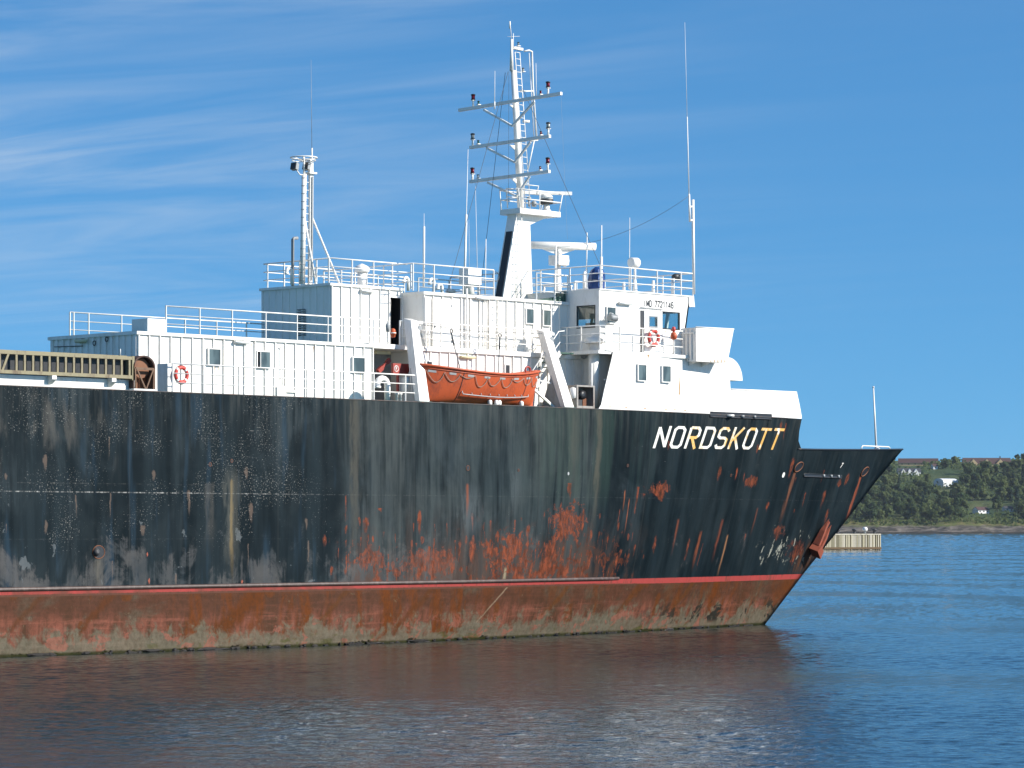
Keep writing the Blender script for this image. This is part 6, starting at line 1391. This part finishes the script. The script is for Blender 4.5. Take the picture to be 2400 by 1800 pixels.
# ---- houses
RROOF = worn('dark_red_roof', (0.070, 0.034, 0.030), (0.05, 0.028, 0.026), .5, .3, .8, False); DROOF = worn('slate_roof', (0.035, 0.037, 0.042), None, .4, .3, .7, False); HWHITE = worn('white_cladding', (0.74, 0.73, 0.70), None, .2, .3, .7); YCLAD = worn('ochre_cladding', (0.52, 0.38, 0.20), None, .3, .3, .7); PBLUE = worn('pale_blue_cladding', (0.42, 0.52, 0.58), None, .3, .3, .7); SHEET = worn('white_sheet_roof', (0.62, 0.63, 0.63), None, .2, .3, .5)
def house(name, px, py, wpx, wall_h, roof_h, dep_m, rot, wall, roof, label, gables=0, chim=False, flatcurve=False, win=3):
    l_, d_, z_ = ground_at(px, py); wl_ = wpx * d_ / FPX; o = thing(name, F(l_, d_, z_ - .3), label, 'building' if flatcurve else 'house')
    o.rotation_euler = (0, 0, VIEW - R(90) + rot)
    def bld(mb, nm, mat): ob = bpy.data.objects.new(nm, mb.mesh(nm, mat)); col.objects.link(ob); ob.parent = o; return ob
    w2, dp = wl_ / 2, dep_m / 2
    bld(MB().box(-w2, w2, -dp, dp, -4, wall_h), 'wall', wall)
    if flatcurve:
        arc = [(-w2 * 0 + (w2 + .3) * math.cos(a) * 1.0, wall_h + roof_h * math.sin(a)) for a in [math.pi * i / 10 for i in range(11)]]
        ar = [(-(dp + .3) * math.cos(math.pi * i / 10), wall_h + roof_h * math.sin(math.pi * i / 10)) for i in range(11)]
        bld(MB().prism([(-w2 - .2, y, z) for y, z in ar], (wl_ + .4, 0, 0)), 'roof', roof)
    else:
        r_ = bld(MB().prism([(-w2 - .4, -dp - .6, wall_h - .2), (-w2 - .4, dp + .6, wall_h - .2), (-w2 - .4, 0, wall_h + roof_h)], (wl_ + .8, 0, 0)), 'roof', roof)
        bld(MB().prism([(-w2 - .42, -dp + .1, wall_h - .1), (-w2 - .42, dp - .1, wall_h - .1), (-w2 - .42, 0, wall_h + roof_h - .5)], (.05, 0, 0)), 'gable', wall)
        bld(MB().prism([(w2 + .42, -dp + .1, wall_h - .1), (w2 + .42, dp - .1, wall_h - .1), (w2 + .42, 0, wall_h + roof_h - .5)], (-.05, 0, 0)), 'gable', wall)
        if chim: ch_ = bpy.data.objects.new('chimney', MB().box(w2 * .55, w2 * .55 + 1.2, -.6, .6, wall_h + roof_h * .5, wall_h + roof_h + 2).mesh('chimney', DROOF)); col.objects.link(ch_); ch_.parent = r_
    for g_ in range(gables):
        x = -w2 + wl_ * (g_ + .5) / gables * (.85) + wl_ * .06; gw_ = wl_ / gables * .26
        bld(MB().prism([(x - gw_, -dp - 1.2, 0), (x + gw_, -dp - 1.2, 0), (x + gw_, -dp - 1.2, wall_h), (x, -dp - 1.2, wall_h + roof_h * .75), (x - gw_, -dp - 1.2, wall_h)], (0, dp, 0)), 'front_gable', wall)
    for i in range(win):
        x = -w2 + wl_ * (i + .5) / win; bld(MB().box(x - .9, x + .9, -dp - .06, -dp - .02, wall_h * .35, wall_h * .75), 'window', DROOF)
    return o
house('long_house', 2152, 1091, 92, 3.0, 5.5, 12, R(-4), YCLAD, RROOF, 'long low house with dark red roof on the ridge, beside pines', 0, False, False, 6)
house('long_house', 2312, 1093, 112, 3.2, 7.0, 13, R(3), YCLAD, RROOF, 'longest red roofed building on the ridge with ochre gables and chimney', 3, True, False, 6)
house('row_house', 2130, 1113, 54, 3.4, 4.2, 9, R(8), HWHITE, DROOF, 'dark roofed house with three white gables on the wooded slope', 3, False, False, 0)
house('storage_hall', 2217, 1140, 46, 4.2, 4.6, 16, R(34), SHEET, SHEET, 'pale hall with a rounded white sheet roof among the trees', 0, False, True, 0)
house('cottage', 2299, 1203, 34, 3.4, 3.2, 9, R(32), HWHITE, RROOF, 'larger white cottage with dark red roof above the shore', 0, False, False, 3)
house('cottage', 2362, 1199, 22, 3.2, 2.6, 7, R(20), HWHITE, DROOF, 'small white cottage with grey roof half hidden by trees near the larger white cottage', 0, False, False, 2)
house('cottage', 2391, 1194, 24, 3.0, 2.6, 8, R(-10), HWHITE, DROOF, 'low white house at the edge of the wood with a slate roof', 0, False, False, 2)
house('cottage', 2190, 1099, 11, 3.2, 2.8, 7, R(15), HWHITE, RROOF, 'tiny white house just below the red roofed ridge', 0, False, False, 1)
house('cottage', 2285, 1126, 24, 3.0, 2.6, 8, R(10), PBLUE, DROOF, 'grey blue house sunk among dark trees upslope of the cottages', 0, False, False, 2)
house('cottage', 2394, 1098, 26, 3.0, 3.4, 9, R(-8), YCLAD, RROOF, 'red roofed house at the ridge end beyond the chimney building', 0, False, False, 2)
house('cottage', 2030, 1171, 20, 3.0, 2.4, 7, R(10), HWHITE, RROOF, 'small white house with red roof showing past the ship stem', 0, False, False, 2)

# ------------------------------------------------------------------ timber pier beyond the bow
pd = FPX * EYE / (1289 - HORIZ); pr_ = (2063.5 - 1200) / FPX * pd; ptop = EYE + pd * (HORIZ - 1251) / FPX
pier = thing('pier', F(pr_, pd, 0), 'weathered timber pier head of upright planks standing in the water', 'pier')
pier.rotation_euler = (0, 0, VIEW - R(90) + R(34))
def sub(mb, name, mat, parent, loc=None):
    o = bpy.data.objects.new(name, mb if isinstance(mb, bpy.types.Mesh) else mb.mesh(name, mat)); col.objects.link(o); o.parent = parent
    if loc: o.location = loc
    return o
PLK = [worn('pier_plank_%d' % i, c, (0.16, 0.12, 0.07), .7, 1.2, .85) for i, c in enumerate(((0.44, 0.40, 0.28), (0.33, 0.30, 0.20), (0.52, 0.48, 0.38)))]
rg = random.Random(3); Wp, Dp = 38.0, 9.0
sub(MB().box(-Wp, -.3, .35, Dp, -2, ptop - .25), 'core', PLK[1], pier); sub(MB().box(-Wp, .1, -.1, Dp + .1, ptop - .24, ptop), 'deck', PLK[2], pier)
pm_ = [MB().box(-.14, .14, 0, .3, -2, ptop - .25).mesh('plank', q) for q in PLK]
x = 0
while x < Wp - .4:
    sub(rg.choice(pm_), 'plank', None, pier, (-x, rg.uniform(-.14, .05), rg.uniform(-.10, -.005))); x += rg.choice((.42, .42, .5, .62))
for i in range(19): sub(pm_[i % 3], 'plank', None, pier, (.06, .4 + i * .44, -.01))
sub(MB().box(-Wp, .16, -.22, -.15, .2, .7), 'wale', worn('weed', (0.12, 0.075, 0.035), (0.08, 0.055, 0.03), .7, .6, .9), pier)
def on_pier(px):
    u = (px - 1200) / FPX; c, s_ = math.cos(R(34)), math.sin(R(34)); t = (u * pd - pr_) / (c - u * s_)
    return F(pr_ + t * c - 1.2 * s_, pd + t * s_ + 1.2 * c, ptop)
for q, lab in ((2010, 'dark iron bollard on the pier head nearer the ship'), (2057, 'dark iron bollard at the outer corner of the pier head'), (1971, 'dark iron bollard on the pier beside the ship stem')):
    o = MB().lathe(on_pier(q), [(.45, 0), (.35, .2), (.35, .7), (.6, .8), (.6, 1.1), (.3, 1.2)], 12).build('bollard', DARK); tag(o, lab, 'bollard')
p = on_pier(2035); lt = thing('pier_light', p, 'white rounded light standing on the pier head', 'light'); MB().lathe(p, [(.3, 0), (.25, .5), (.3, .6)], 10).build('stand', GREY, lt); MB().lathe(p + Vector((0, 0, .6)), [(.45, 0), (.62, .35), (.6, .7), (.35, 1.0)], 14).build('lamp', HWHITE, lt)

# ------------------------------------------------------------------ thin sea air
hz = MB().box(CAM.x - 13500, CAM.x + 13500, CAM.y - 13500, CAM.y + 13500, -9, 135).build('haze', None); stuff(hz); hz['label'] = 'thin bluish sea air over the harbour'; hz['category'] = 'haze'
hm = bpy.data.materials.new('sea_air'); hm.use_nodes = True; hn = hm.node_tree; hn.nodes.clear(); ho = hn.nodes.new('ShaderNodeOutputMaterial'); pv_ = hn.nodes.new('ShaderNodeVolumePrincipled')
pv_.inputs['Color'].default_value = (0.80, 0.88, 0.97, 1); pv_.inputs['Density'].default_value = 0.000022; pv_.inputs['Anisotropy'].default_value = 0.2
hn.links.new(pv_.outputs[0], ho.inputs['Volume']); hz.data.materials.clear(); hz.data.materials.append(hm)
